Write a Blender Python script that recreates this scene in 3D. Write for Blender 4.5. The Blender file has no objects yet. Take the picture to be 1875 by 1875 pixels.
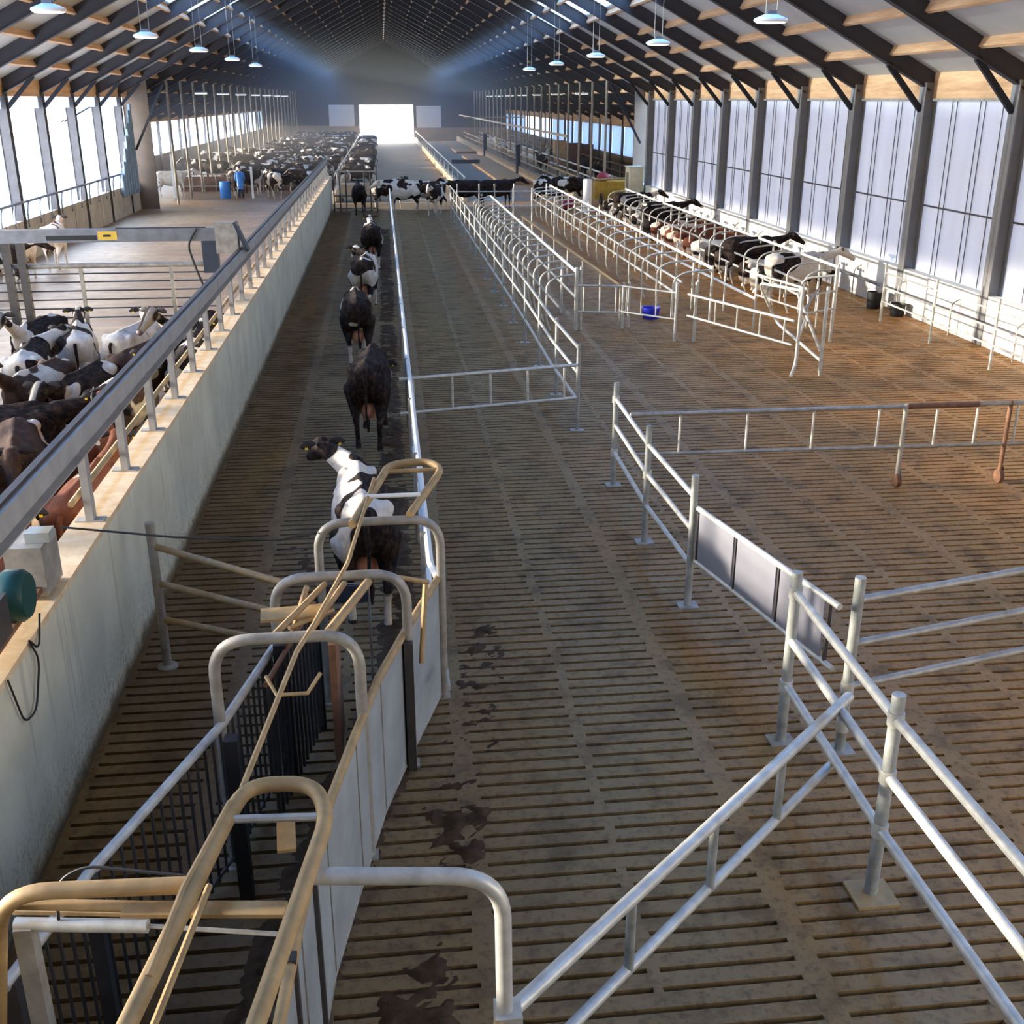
import bpy, math, random
from mathutils import Vector, Matrix, noise
random.seed(7)
PI = math.pi
S = bpy.context.scene
C = S.collection

# ------------------------------------------------------------------ camera
cam_d = bpy.data.cameras.new('camera'); cam = bpy.data.objects.new('camera', cam_d); C.objects.link(cam)
cam_d.sensor_fit = 'HORIZONTAL'; cam_d.sensor_width = 36.0; cam_d.lens = 36.0 * 1980 / 1875
cam_d.clip_start = 0.05; cam_d.clip_end = 600
cam.location = (0, 0, 5.2)
cam.rotation_euler = (math.radians(90 - 20.885), 0, math.radians(-6.448))
S.camera = cam

# ------------------------------------------------------------------ light
W = bpy.data.worlds.new('sky'); S.world = W; W.use_nodes = True
wn = W.node_tree.nodes; wl = W.node_tree.links
bg = wn['Background']; _ml = wn.new('ShaderNodeMath'); _ml.operation = 'MULTIPLY_ADD'; _ml.inputs[1].default_value = 7.5; _ml.inputs[2].default_value = 3.6
_tc = wn.new('ShaderNodeTexCoord'); _sp = wn.new('ShaderNodeSeparateXYZ'); _cr = wn.new('ShaderNodeValToRGB')   # clear sky: white haze at the horizon, blue overhead
wl.new(_tc.outputs['Generated'], _sp.inputs[0]); wl.new(_sp.outputs['Z'], _cr.inputs[0]); wl.new(_cr.outputs[0], bg.inputs[0])
wl.new(_sp.outputs['Z'], _ml.inputs[0]); _ml.use_clamp = False; wl.new(_ml.outputs[0], bg.inputs[1])
_cr.color_ramp.elements[0].position = .0; _cr.color_ramp.elements[0].color = (1.0, .95, .88, 1)
_cr.color_ramp.elements[1].position = .75; _cr.color_ramp.elements[1].color = (.12, .42, 1.0, 1)
_e = _cr.color_ramp.elements.new(.2); _e.color = (.92, .95, 1.0, 1)
sd = bpy.data.lights.new('sun', 'SUN'); sd.energy = 9.0; sd.angle = math.radians(3); sd.color = (1.0, 0.90, 0.76)
sun = bpy.data.objects.new('sun', sd); C.objects.link(sun)
SUN_EL, SUN_AZ = math.radians(8.6), math.radians(-8)       # low winter sun shining in through the open left side
_d = Vector((math.cos(SUN_EL) * math.cos(SUN_AZ), math.cos(SUN_EL) * math.sin(SUN_AZ), -math.sin(SUN_EL)))
sun.rotation_euler = _d.to_track_quat('-Z', 'Y').to_euler()

def area(name, loc, rot, sx, sy, e, col):
    d = bpy.data.lights.new(name, 'AREA'); d.shape = 'RECTANGLE'; d.size = sx; d.size_y = sy; d.energy = e; d.color = col
    o = bpy.data.objects.new(name, d); o.location = loc; o.rotation_euler = rot; C.objects.link(o); return o
# daylight entering at the openings of the left wall and the far door, plus an added fill light behind the camera
area('daylight_left', (-13.2, 27, 3.2), (0, math.radians(-90), 0), 3.6, 62, 2900, (1.0, 0.93, 0.84))
area('daylight_left_far', (-16.3, 105, 2.8), (0, math.radians(-90), 0), 2.2, 80, 1500, (1.0, 0.94, 0.86))
area('daylight_door', (0.55, 153.6, 2.3), (math.radians(-90), 0, 0), 6.8, 4.4, 1500, (1, 0.97, 0.92))
area('fill_behind', (10.5, -3.4, 3.6), (math.radians(84), 0, math.radians(38)), 6, 4.5, 380, (1.0, 0.90, 0.76))

S.view_settings.view_transform = 'Standard'; S.view_settings.look = 'None'
S.view_settings.gamma = 1.0; S.view_settings.use_curve_mapping = False
S.view_settings.exposure = 0.7
S.cycles.use_denoising = True
S.cycles.max_bounces = 8; S.cycles.diffuse_bounces = 4; S.cycles.transparent_max_bounces = 12
S.cycles.sample_clamp_indirect = 6.0

# ------------------------------------------------------------------ materials
def lin(c):
    return tuple(((v / 255) / 12.92 if v / 255 <= .04045 else ((v / 255 + .055) / 1.055) ** 2.4) for v in c)
class NT:
    def __init__(s, name, rough=.6, metal=0.0, spec=.5):
        s.m = bpy.data.materials.new(name); s.m.use_nodes = True; s.t = s.m.node_tree; s.n = s.t.nodes; s.l = s.t.links
        s.b = s.n['Principled BSDF']; s.b.inputs['Roughness'].default_value = rough; s.b.inputs['Metallic'].default_value = metal
        s.b.inputs['Specular IOR Level'].default_value = spec
        s._co = None
    def co(s):
        if not s._co: s._co = s.n.new('ShaderNodeTexCoord').outputs['Object']
        return s._co
    def add(s, kind, **kw):
        n = s.n.new(kind)
        for k, v in kw.items():
            if hasattr(n, k): setattr(n, k, v)
        return n
    def set(s, sock, v):
        if isinstance(v, bpy.types.NodeSocket): s.l.new(v, sock)
        elif isinstance(v, (tuple, list)) and len(v) == 3 and sock.type == 'RGBA': sock.default_value = (*v, 1)
        else: sock.default_value = v
    def noise(s, scale=5, detail=4, rough=.6, vec=None, stretch=None):
        n = s.add('ShaderNodeTexNoise'); n.inputs['Scale'].default_value = scale
        n.inputs['Detail'].default_value = detail; n.inputs['Roughness'].default_value = rough
        v = vec or s.co()
        if stretch:
            mp = s.add('ShaderNodeMapping'); mp.inputs['Scale'].default_value = stretch; s.l.new(v, mp.inputs[0]); v = mp.outputs[0]
        s.l.new(v, n.inputs['Vector']); return n.outputs['Fac']
    def ramp(s, f, a, b, inv=False):
        n = s.add('ShaderNodeMapRange'); n.inputs[1].default_value = a; n.inputs[2].default_value = b
        n.inputs[3].default_value = 1.0 if inv else 0.0; n.inputs[4].default_value = 0.0 if inv else 1.0
        s.l.new(f, n.inputs[0]); return n.outputs[0]
    def mix(s, f, a, b):
        n = s.add('ShaderNodeMix', data_type='RGBA'); s.set(n.inputs[0], f); s.set(n.inputs[6], a); s.set(n.inputs[7], b)
        return n.outputs[2]
    def math(s, op, a, b=0.0, c=None):
        n = s.add('ShaderNodeMath', operation=op); s.set(n.inputs[0], a); s.set(n.inputs[1], b)
        if c is not None: s.set(n.inputs[2], c)
        return n.outputs[0]
    def xyz(s, v=None):
        n = s.add('ShaderNodeSeparateXYZ'); s.l.new(v or s.co(), n.inputs[0]); return n.outputs
    def col(s, v): s.set(s.b.inputs['Base Color'], v)
    def bump(s, h, st=.3, dist=.02):
        n = s.add('ShaderNodeBump'); n.inputs['Strength'].default_value = st; n.inputs['Distance'].default_value = dist
        s.l.new(h, n.inputs['Height']); s.l.new(n.outputs[0], s.b.inputs['Normal'])
M = {}
def plain(key, rgb, rough=.6, metal=0., var=.25, scale=6, bump=0):
    t = NT(key, rough, metal); c = lin(rgb); n = t.noise(scale, 4)
    t.col(t.mix(t.ramp(n, .3, .75), tuple(v * (1 - var) for v in c), tuple(min(1, v * (1 + var * .6)) for v in c)))
    if bump: t.bump(n, bump)
    M[key] = t.m; return t
plain('galvanised', (192, 190, 180), .42, .3, .28, 9)
plain('post_zinc', (154, 156, 150), .5, .2, .35, 8); plain('dull_post', (150, 136, 116), .7, .0, .3, 4); plain('galvanised_dull', (158, 152, 140), .5, .25, .35, 7)
plain('rail_grey', (120, 122, 126), .45, .4, .3, 5)
plain('rail_dark', (70, 66, 64), .5, .3, .3, 5)
plain('dusty_tan_pipe', (168, 138, 92), .6, .1, .3, 8)
plain('rusty_steel', (120, 84, 60), .8, .1, .4, 10)
plain('black_rubber', (22, 22, 24), .6, 0, .2)
plain('dark_steel', (24, 24, 30), .75, .0, .25, 3); plain('rafter_steel', (50, 47, 50), .6, .0, .15, 3)
plain('white_paint', (226, 224, 214), .6, 0, .06, 2)
plain('column_paint', (128, 126, 124), .6, 0, .12, 2); plain('channel_grey', (162, 158, 150), .7, 0, .2, 3)
plain('sheet_white', (168, 172, 168), .45, .2, .22, 3)
plain('panel_grey', (132, 132, 140), .4, .3, .12, 2)
plain('blue_plastic', (40, 50, 190), .4, 0, .1)
plain('blue_cloth', (58, 120, 190), .8, 0, .2)
plain('curtain_cloth', (128, 146, 160), .8, 0, .2); plain('navy_cloth', (30, 34, 60), .8, 0, .2)
plain('skin', (200, 150, 125), .6, 0, .05)
plain('green_plastic', (8, 66, 60), .5, 0, .2)
plain('yellow_tag', (226, 190, 40), .5, 0, .05)
plain('bale_tan', (190, 152, 108), .9, 0, .3, 4)
plain('bale_brown', (110, 74, 58), .9, 0, .3, 4)
plain('machine_yellow', (186, 148, 50), .6, 0, .4, 3)
plain('machine_red', (140, 40, 60), .6, 0, .3, 3)
plain('hut_cream', (206, 200, 170), .8, 0, .3, 1.2)
plain('plate_blue', (52, 60, 74), .5, .2, .2)
plain('grey_mat', (132, 118, 100), .8, 0, .2, 2)
plain('sand_bed', (150, 120, 84), .95, 0, .3, 1.5)
plain('red_brown_boards', (120, 88, 72), .85, 0, .35, 3)
plain('far_concrete', (158, 134, 102), .85, 0, .2, 1)
plain('dark_cladding', (52, 50, 56), .8, 0, .2, 1)
plain('door_panel', (206, 206, 202), .6, 0, .05, 1)
plain('lamp_white', (238, 232, 220), .4, 0, .04)
plain('warning_yellow', (216, 176, 60), .5, 0, .1)
plain('outside_ground', (225, 228, 230), .9, 0, .05, .2)
plain('pit_dark', (30, 22, 16), .95, 0, .4, 2)
plain('brick_brown', (98, 82, 66), .9, 0, .2, 2)
plain('grey_infill', (112, 96, 78), .85, 0, .15, 1.5)
plain('cable_black', (36, 34, 28), .6, 0, .1)

t = NT('slat_concrete', .62, 0, .3)                        # slatted floor: trodden brown, wet lane, dry sandy right half, dung stains
x, y, z = t.xyz()
n1 = t.noise(.35, 3, .5); n2 = t.noise(2.2, 5, .65); n3 = t.noise(14, 4, .7); n4 = t.noise(.9, 4, .6, stretch=(1, .25, 1))
side = t.math('ADD', x, t.math('MULTIPLY', t.math('SUBTRACT', n1, .5), 5.0))
c = t.mix(t.ramp(side, -1.5, 1.2), lin((108, 87, 57)), lin((130, 106, 70)))
c = t.mix(t.ramp(side, 2.2, 6.5), c, lin((172, 122, 68)))
c = t.mix(t.math('MULTIPLY', t.ramp(n4, .52, .7), .55), c, lin((150, 116, 66)))
c = t.mix(t.math('MULTIPLY', t.ramp(n2, .5, .64), .5), c, lin((66, 50, 30)))
c = t.mix(t.math('MULTIPLY', t.ramp(n3, .5, .66), .5), c, lin((44, 32, 20)))
t.col(c); t.l.new(t.ramp(n2, .3, .7, True), t.b.inputs['Roughness'])
t.set(t.b.inputs['Roughness'], t.math('MULTIPLY_ADD', n2, .35, .38)); t.bump(n3, .5, .01); M['slat_concrete'] = t.m

t = NT('pen_concrete', .5); n1 = t.noise(.4, 4); n2 = t.noise(3, 5, .65); n4 = t.noise(1.2, 4, .6, stretch=(.3, 2, 1))
c = t.mix(t.ramp(n1, .35, .65), lin((146, 116, 82)), lin((118, 90, 62)))
c = t.mix(t.math('MULTIPLY', t.ramp(n4, .5, .7), .5), c, lin((176, 146, 110)))
c = t.mix(t.math('MULTIPLY', t.ramp(n2, .55, .7), .5), c, lin((98, 78, 64))); t.col(c)
t.set(t.b.inputs['Roughness'], t.math('MULTIPLY_ADD', n2, .4, .3)); t.bump(n2, .3, .01); M['pen_concrete'] = t.m

t = NT('wall_render', .7); x, y, z = t.xyz(); n1 = t.noise(1.1, 4); n2 = t.noise(5, 5, .7); ns = t.noise(3, 3, .6, stretch=(1, 3.0, .18))
c = t.mix(t.ramp(n1, .35, .65), lin((214, 208, 180)), lin((192, 186, 160)))
c = t.mix(t.math('MULTIPLY', t.ramp(ns, .58, .68), .4), c, lin((128, 128, 116)))
spl = t.math('MULTIPLY', t.ramp(t.math('ADD', z, t.math('MULTIPLY', n2, .9)), .5, 1.15, True), t.math('MULTIPLY', t.ramp(t.noise(22, 4, .8), .48, .62), .75))
c = t.mix(spl, c, lin((112, 98, 72)))
c = t.mix(t.ramp(t.math('ADD', z, t.math('MULTIPLY', n2, .25)), .17, .32, True), c, lin((92, 76, 50))); t.col(c); M['wall_render'] = t.m

t = NT('coping', .75); n1 = t.noise(4, 5, .7); t.col(t.mix(t.ramp(n1, .35, .68), lin((226, 200, 160)), lin((196, 162, 116)))); t.bump(n1, .3, .01); M['coping'] = t.m

t = NT('concrete_panel', .85); x, y, z = t.xyz(); n1 = t.noise(1.2, 4); ns = t.noise(4, 3, .6, stretch=(1, 2, .12))
c = t.mix(t.ramp(n1, .3, .7), lin((176, 162, 142)), lin((150, 138, 120)))
c = t.mix(t.math('MULTIPLY', t.ramp(ns, .57, .66), .55), c, lin((96, 84, 68)))
joint = t.ramp(t.math('ABSOLUTE', t.math('SUBTRACT', t.math('FRACT', t.math('DIVIDE', y, 2.1)), .5)), .485, .49)
t.col(t.mix(joint, c, lin((80, 70, 58)))); M['concrete_panel'] = t.m

t = NT('timber', .75); n1 = t.noise(3, 5, .6, stretch=(3, .25, 3)); t.col(t.mix(t.ramp(n1, .3, .7), lin((216, 172, 128)), lin((176, 132, 92)))); M['timber'] = t.m
t = NT('roof_sheet', .7); x, y, z = t.xyz(); n1 = t.noise(.5, 3)
t.col(t.mix(t.ramp(n1, .3, .7), lin((182, 176, 166)), lin((164, 158, 150)))); M['roof_sheet'] = t.m

def translucent(name, rgb, mixf, wires=False, tint=None):
    t = NT(name, .6); c = lin(rgb)
    x, y, z = t.xyz(); base = c
    n = t.noise(2, 3, .5, stretch=(1, 1, .15)); base = t.mix(t.ramp(n, .3, .7), tuple(v * .9 for v in c), c)
    if wires:
        w = t.math('ABSOLUTE', t.math('SUBTRACT', t.math('FRACT', t.math('DIVIDE', z, .14)), .5))
        base = t.mix(t.math('MULTIPLY', t.ramp(w, .42, .5), .12), base, tuple(v * .7 for v in c))
    t.col(base)
    tr = t.add('ShaderNodeBsdfTranslucent'); t.set(tr.inputs[0], tint or base)
    mx = t.add('ShaderNodeMixShader'); mx.inputs[0].default_value = mixf
    t.l.new(t.b.outputs[0], mx.inputs[1]); t.l.new(tr.outputs[0], mx.inputs[2])
    t.l.new(mx.outputs[0], t.n['Material Output'].inputs['Surface']); M[name] = t.m
translucent('curtain_sheet', (222, 216, 214), .27, True)

t = NT('skylight_clear', .3); t.col((.8, .85, .9))
_tr = t.add('ShaderNodeBsdfTransparent'); _tr.inputs[0].default_value = (.78, .9, 1.0, 1); _mx = t.add('ShaderNodeMixShader'); _mx.inputs[0].default_value = .75
t.l.new(t.b.outputs[0], _mx.inputs[1]); t.l.new(_tr.outputs[0], _mx.inputs[2]); t.l.new(_mx.outputs[0], t.n['Material Output'].inputs['Surface']); M['skylight_clear'] = t.m
translucent('netting', (205, 212, 220), .5)

def coat(name, dark, light):
    t = NT(name, .85, 0, .12)
    at = t.add('ShaderNodeAttribute', attribute_type='OBJECT', attribute_name='coat_seed')
    aw = t.add('ShaderNodeAttribute', attribute_type='OBJECT', attribute_name='coat_white')
    off = t.add('ShaderNodeCombineXYZ'); t.l.new(at.outputs['Fac'], off.inputs[0]); t.l.new(at.outputs['Fac'], off.inputs[1])
    va = t.add('ShaderNodeVectorMath', operation='ADD'); t.l.new(t.co(), va.inputs[0]); t.l.new(off.outputs[0], va.inputs[1])
    n = t.noise(1.45, 1.5, .5, vec=va.outputs[0])
    x, y, z = t.xyz()
    thr = t.math('SUBTRACT', .70, t.math('MULTIPLY', aw.outputs['Fac'], .42))
    m = t.ramp(t.math('SUBTRACT', n, thr), -.006, .006)
    legs = t.math('MULTIPLY', t.ramp(z, .38, .44, True), t.ramp(aw.outputs['Fac'], .15, .3))
    blaze = t.math('MULTIPLY', t.ramp(t.math('ABSOLUTE', x), .035, .05, True), t.math('MULTIPLY', t.ramp(y, 1.2, 1.24), t.ramp(aw.outputs['Fac'], .2, .3)))
    m = t.math('MAXIMUM', m, legs)
    m = t.math('MAXIMUM', m, blaze)
    dirt = t.noise(7, 5, .7, vec=va.outputs[0])
    c = t.mix(m, lin(dark), lin(light))
    c = t.mix(t.math('MULTIPLY', t.ramp(dirt, .5, .72), .4), c, lin((96, 74, 56)))
    fur = t.noise(26, 3, .6, vec=va.outputs[0], stretch=(1, .22, .5)); c = t.mix(t.math('MULTIPLY', t.ramp(fur, .45, .75), .25), c, lin((120, 96, 76)))
    t.bump(fur, .35, .02); t.col(c); M[name] = t.m
coat('coat_holstein', (24, 20, 21), (206, 196, 180))
coat('coat_brown', (60, 44, 36), (200, 186, 166))
coat('coat_red', (98, 54, 36), (230, 206, 180))
plain('muzzle', (88, 66, 64), .5, 0, .2); plain('ear_dark', (34, 28, 28), .8, 0, .2); plain('udder_pink', (200, 140, 112), .7, 0, .15)
plain('eye_black', (8, 8, 8), .15, 0, 0); plain('dung', (74, 56, 38), .7, 0, .5, 9, .9)

M['dung'].node_tree.nodes['Principled BSDF'].inputs['Specular IOR Level'].default_value = .12

# ------------------------------------------------------------------ mesh helpers
class MB:
    def __init__(s): s.v = []; s.f = []
    def box(s, x0, x1, y0, y1, z0, z1):
        return s.obox(((x0 + x1) / 2, (y0 + y1) / 2, (z0 + z1) / 2), (abs(x1 - x0), abs(y1 - y0), abs(z1 - z0)))
    def obox(s, c, d, rot=None):
        b = len(s.v); h = [v / 2 for v in d]
        for i in (-1, 1):
            for j in (-1, 1):
                for k in (-1, 1):
                    p = Vector((i * h[0], j * h[1], k * h[2]))
                    if rot is not None: p = rot @ p
                    s.v.append((p.x + c[0], p.y + c[1], p.z + c[2]))
        for q in ((0, 1, 3, 2), (4, 6, 7, 5), (0, 4, 5, 1), (2, 3, 7, 6), (0, 2, 6, 4), (1, 5, 7, 3)): s.f.append(tuple(b + i for i in q))
        return s
    def bar(s, a, b, w, h, up=(0, 0, 1)):              # rectangular bar from a to b, w sideways, h along up
        a = Vector(a); b = Vector(b); d = (b - a); L = d.length; d.normalize(); u = Vector(up)
        sd = d.cross(u); sd.normalize(); u = sd.cross(d)
        return s.obox((a + b) / 2, (L, w, h), Matrix((d, -sd, u)).transposed())
    def tube(s, pts, r, seg=8, cap=True):
        P = [Vector(p) for p in pts]; n = len(P); rr = r if isinstance(r, (list, tuple)) else [r] * n
        T = []
        for i in range(n):
            a = P[max(i - 1, 0)]; b = P[min(i + 1, n - 1)]; d = (b - a); d.normalize(); T.append(d)
        u = T[0].cross(Vector((0, 0, 1)));
        if u.length < .1: u = T[0].cross(Vector((0, 1, 0)))
        u.normalize(); base = len(s.v)
        for i in range(n):
            u = u - T[i] * u.dot(T[i]); u.normalize(); w = T[i].cross(u)
            for k in range(seg):
                a = 2 * PI * k / seg; p = P[i] + (u * math.cos(a) + w * math.sin(a)) * rr[i]; s.v.append(tuple(p))
        for i in range(n - 1):
            for k in range(seg):
                k2 = (k + 1) % seg
                s.f.append((base + i * seg + k, base + i * seg + k2, base + (i + 1) * seg + k2, base + (i + 1) * seg + k))
        if cap:
            s.f.append(tuple(base + k for k in range(seg))[::-1]); s.f.append(tuple(base + (n - 1) * seg + k for k in range(seg)))
        return s
    def lathe(s, prof, c, seg=20, sx=1, sy=1):
        base = len(s.v)
        for (r, z) in prof:
            for k in range(seg):
                a = 2 * PI * k / seg; s.v.append((c[0] + r * math.cos(a) * sx, c[1] + r * math.sin(a) * sy, c[2] + z))
        for i in range(len(prof) - 1):
            for k in range(seg):
                k2 = (k + 1) % seg; s.f.append((base + i * seg + k, base + i * seg + k2, base + (i + 1) * seg + k2, base + (i + 1) * seg + k))
        s.f.append(tuple(base + k for k in range(seg))[::-1]); s.f.append(tuple(base + (len(prof) - 1) * seg + k for k in range(seg)))
        return s
    def ell(s, c, r, seg=12, rings=8):
        base = len(s.v)
        for i in range(rings + 1):
            th = PI * (.02 + .96 * i / rings)
            for k in range(seg):
                a = 2 * PI * k / seg
                s.v.append((c[0] + r[0] * math.sin(th) * math.cos(a), c[1] + r[1] * math.sin(th) * math.sin(a), c[2] + r[2] * math.cos(th)))
        for i in range(rings):
            for k in range(seg):
                k2 = (k + 1) % seg; s.f.append((base + i * seg + k, base + (i + 1) * seg + k, base + (i + 1) * seg + k2, base + i * seg + k2))
        s.f.append(tuple(base + k for k in range(seg))); s.f.append(tuple(base + rings * seg + k for k in range(seg))[::-1])
        return s
    def loft(s, secs, seg=16, pw=2.4):                  # secs: (centre, halfwidth, halfheight, axis tilt) rings in local XZ, tilted about X
        base = len(s.v)
        for (c, w, h, tilt) in secs:
            for k in range(seg):
                a = 2 * PI * k / seg; ca, sa = math.cos(a), math.sin(a)
                px = w * math.copysign(abs(ca) ** (2 / pw), ca); pz = h * math.copysign(abs(sa) ** (2 / pw), sa)
                s.v.append((c[0] + px, c[1] - pz * math.sin(tilt), c[2] + pz * math.cos(tilt)))
        for i in range(len(secs) - 1):
            for k in range(seg):
                k2 = (k + 1) % seg; s.f.append((base + i * seg + k, base + i * seg + k2, base + (i + 1) * seg + k2, base + (i + 1) * seg + k))
        s.f.append(tuple(base + k for k in range(seg))[::-1]); s.f.append(tuple(base + (len(secs) - 1) * seg + k for k in range(seg)))
        return s
    def mesh(s, name, mat=None, smooth=True):
        me = bpy.data.meshes.new(name); me.from_pydata(s.v, [], s.f); me.update()
        if smooth:
            me.polygons.foreach_set('use_smooth', [len(p.vertices) <= 4 for p in me.polygons])
            try: me.set_sharp_from_angle(angle=math.radians(42))
            except Exception: pass
        if mat: me.materials.append(M[mat])
        return me
    def build(s, name, mat, parent=None, loc=None, smooth=True):
        o = bpy.data.objects.new(name, s.mesh(name, mat, smooth)); C.objects.link(o)
        if parent is not None: o.parent = parent
        if loc is not None: o.location = loc
        return o
def tag(o, label, cat, group=None, kind=None):
    o['label'] = label; o['category'] = cat
    if group: o['group'] = group
    if kind: o['kind'] = kind
    return o
def thing(name, label, cat, loc=(0, 0, 0), group=None, rz=0):
    o = bpy.data.objects.new(name, None); C.objects.link(o); o.location = loc; o.rotation_euler = (0, 0, rz)
    o.empty_display_size = .1
    return tag(o, label, cat, group)
def struct(name, mb, mat, smooth=False):
    o = mb.build(name, mat, smooth=smooth); o['kind'] = 'structure'; return o
def tree(o, parent=None):
    c = o.copy(); C.objects.link(c)
    if parent is not None: c.parent = parent
    for ch in list(o.children): tree(ch, c)
    return c
def bend(pts, rad=.12, n=5):
    P = [Vector(p) for p in pts]; out = [P[0]]
    for i in range(1, len(P) - 1):
        a, b, c = P[i - 1], P[i], P[i + 1]; d1 = a - b; d2 = c - b
        r = min(rad, d1.length * .48, d2.length * .48); p1 = b + d1.normalized() * r; p2 = b + d2.normalized() * r
        for k in range(n + 1):
            t = k / n; out.append(p1 * (1 - t) ** 2 + b * 2 * t * (1 - t) + p2 * t * t)
    out.append(P[-1]); return out
def post_mb(x, y, z0, z1, r=.035, seg=10): return MB().tube([(x, y, z0), (x, y, z1)], r, seg)

# ------------------------------------------------------------------ setting
XL, XR, XC = -12.3, 13.4, 0.55
Y0, YW, YE = -4.0, 58.5, 153.0
SL = 0.517; ZE = 5.4                                    # rafter underside at the eaves and its slope
WX = 12.85                                              # half width, near section
def zr(x): return ZE + SL * (WX - abs(x - XC))          # rafter underside
RD = .45                                                # rafter depth
def zroof(x): return zr(x) + RD + .02

mb = MB().box(-60, 60, -40, 260, -1.4, -1.0); g = struct('floor_outside', mb, 'outside_ground')
mb = MB().box(-2.9, 13.4, Y0, 57.0, -.62, -.5); struct('floor_pit', mb, 'pit_dark')
# slatted floor: every slot is a real gap, 16 cm pitch, ribs across the slots about every metre
mb = MB(); P_ = .162; SW = .042; ZB = -.12
rows = int((56.5 - .6) / P_); xa, xb = -2.66, 13.35
rnd = random.Random(3)
bands = [.47 + 1.03 * k for k in range(-3, 14)]
for r in range(rows):
    ya = .6 + r * P_; yb = ya + P_ - SW; b = len(mb.v)
    mb.v += [(xa, ya, ZB), (xa, ya, 0), (xa, yb, 0), (xa, yb, ZB), (xb, ya, ZB), (xb, ya, 0), (xb, yb, 0), (xb, yb, ZB)]
    mb.f += [(b + 1, b + 5, b + 6, b + 2), (b, b + 4, b + 5, b + 1), (b + 2, b + 6, b + 7, b + 3)]
    for i, bx in enumerate(bands):
        wide = .16 if i % 2 else .09
        if rnd.random() < .1 and i % 2 == 0: continue
        x0 = bx - wide / 2 + rnd.uniform(-.02, .02); x1 = bx + wide / 2 + rnd.uniform(-.02, .02); b = len(mb.v)
        x0 = max(x0, xa); x1 = min(x1, xb); y1 = yb + SW
        mb.v += [(x0, yb, 0), (x1, yb, 0), (x1, y1, 0), (x0, y1, 0), (x0, yb, ZB), (x1, yb, ZB), (x1, y1, ZB), (x0, y1, ZB)]
        mb.f += [(b, b + 1, b + 2, b + 3), (b, b + 3, b + 7, b + 4), (b + 1, b + 5, b + 6, b + 2)]
struct('floor', mb, 'slat_concrete')
mb = MB().box(-2.66, 13.4, Y0, .56, -.12, 0); mb.box(-2.66, 13.4, 56.5, 60.5, -.12, 0); struct('floor_crossing', mb, 'slat_concrete')
mb = MB().box(XL, -2.9, Y0, 152.9, -.2, 0); mb.box(-15.6, XL, YW, 152.9, -.2, 0); struct('floor_pen', mb, 'pen_concrete')
mb = MB().box(-2.9, 4.6, 60.5, 153.5, -.12, 0); struct('floor_feed_alley', mb, 'far_concrete')
mb = MB().box(4.6, 16.6, 60.5, 152.9, -.12, -.005); struct('floor_far_right', mb, 'pen_concrete')

# long rendered wall between the holding pen and the lane
mb = MB().box(-2.9, -2.63, Y0, 57.2, -.1, 1.58); struct('wall_pen', mb, 'wall_render')
mb = MB().box(-2.93, -2.62, Y0, 57.2, 1.58, 1.63); struct('trim_1', mb, 'coping')
# left and right side walls
mb = MB().box(XL - .25, XL, Y0, YW, -.3, 1.32); struct('wall_left', mb, 'concrete_panel')
mb = MB().box(13.25, 13.5, Y0, YW, -.3, 1.1); struct('wall_right', mb, 'white_paint')
mb = MB().box(XL - .12, XL - .05, Y0, YW, 5.3, 6.0); mb.box(13.5, 13.57, Y0, YW, 5.2, 5.95); struct('trim_2', mb, 'timber')
mb = MB().box(-15.75, -15.5, YW, 60.2, -.3, 1.6); mb.box(-15.75, -15.5, 60.2, 64.0, 1.02, 1.6); mb.box(-15.75, -15.5, 60.2, 64.0, -.3, .02); mb.box(-15.75, -15.5, 64.0, YE, -.3, 1.6); mb.box(16.5, 16.75, YW, YE, -.3, 1.55); struct('wall_far_sides', mb, 'brick_brown')
# step-out gable walls at the wide section
mb = MB()
def wedge(mb, xa_, xb_, y, z0, th=.12):
    b = len(mb.v)
    for yy in (y, y + th):
        mb.v += [(xa_, yy, z0), (xb_, yy, z0), (xb_, yy, zroof(xb_) - .1), (xa_, yy, zroof(xa_) - .1)]
    mb.f += [(b, b + 1, b + 2, b + 3), (b + 7, b + 6, b + 5, b + 4), (b, b + 4, b + 5, b + 1), (b + 1, b + 5, b + 6, b + 2), (b + 2, b + 6, b + 7, b + 3), (b + 3, b + 7, b + 4, b)]
wedge(mb, -15.6, XL + .9, YW, 0); struct('wall_step_left', mb, 'brick_brown')
mb = MB(); wedge(mb, -15.9, XL - .3, YW - .1, 0, .08); struct('trim_4', mb, 'white_paint')  # white outer sheet, added so the step wall burns out behind the left openings
mb = MB(); wedge(mb, 13.0, 16.6, YW, 0); struct('wall_step_right', mb, 'grey_infill')
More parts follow.
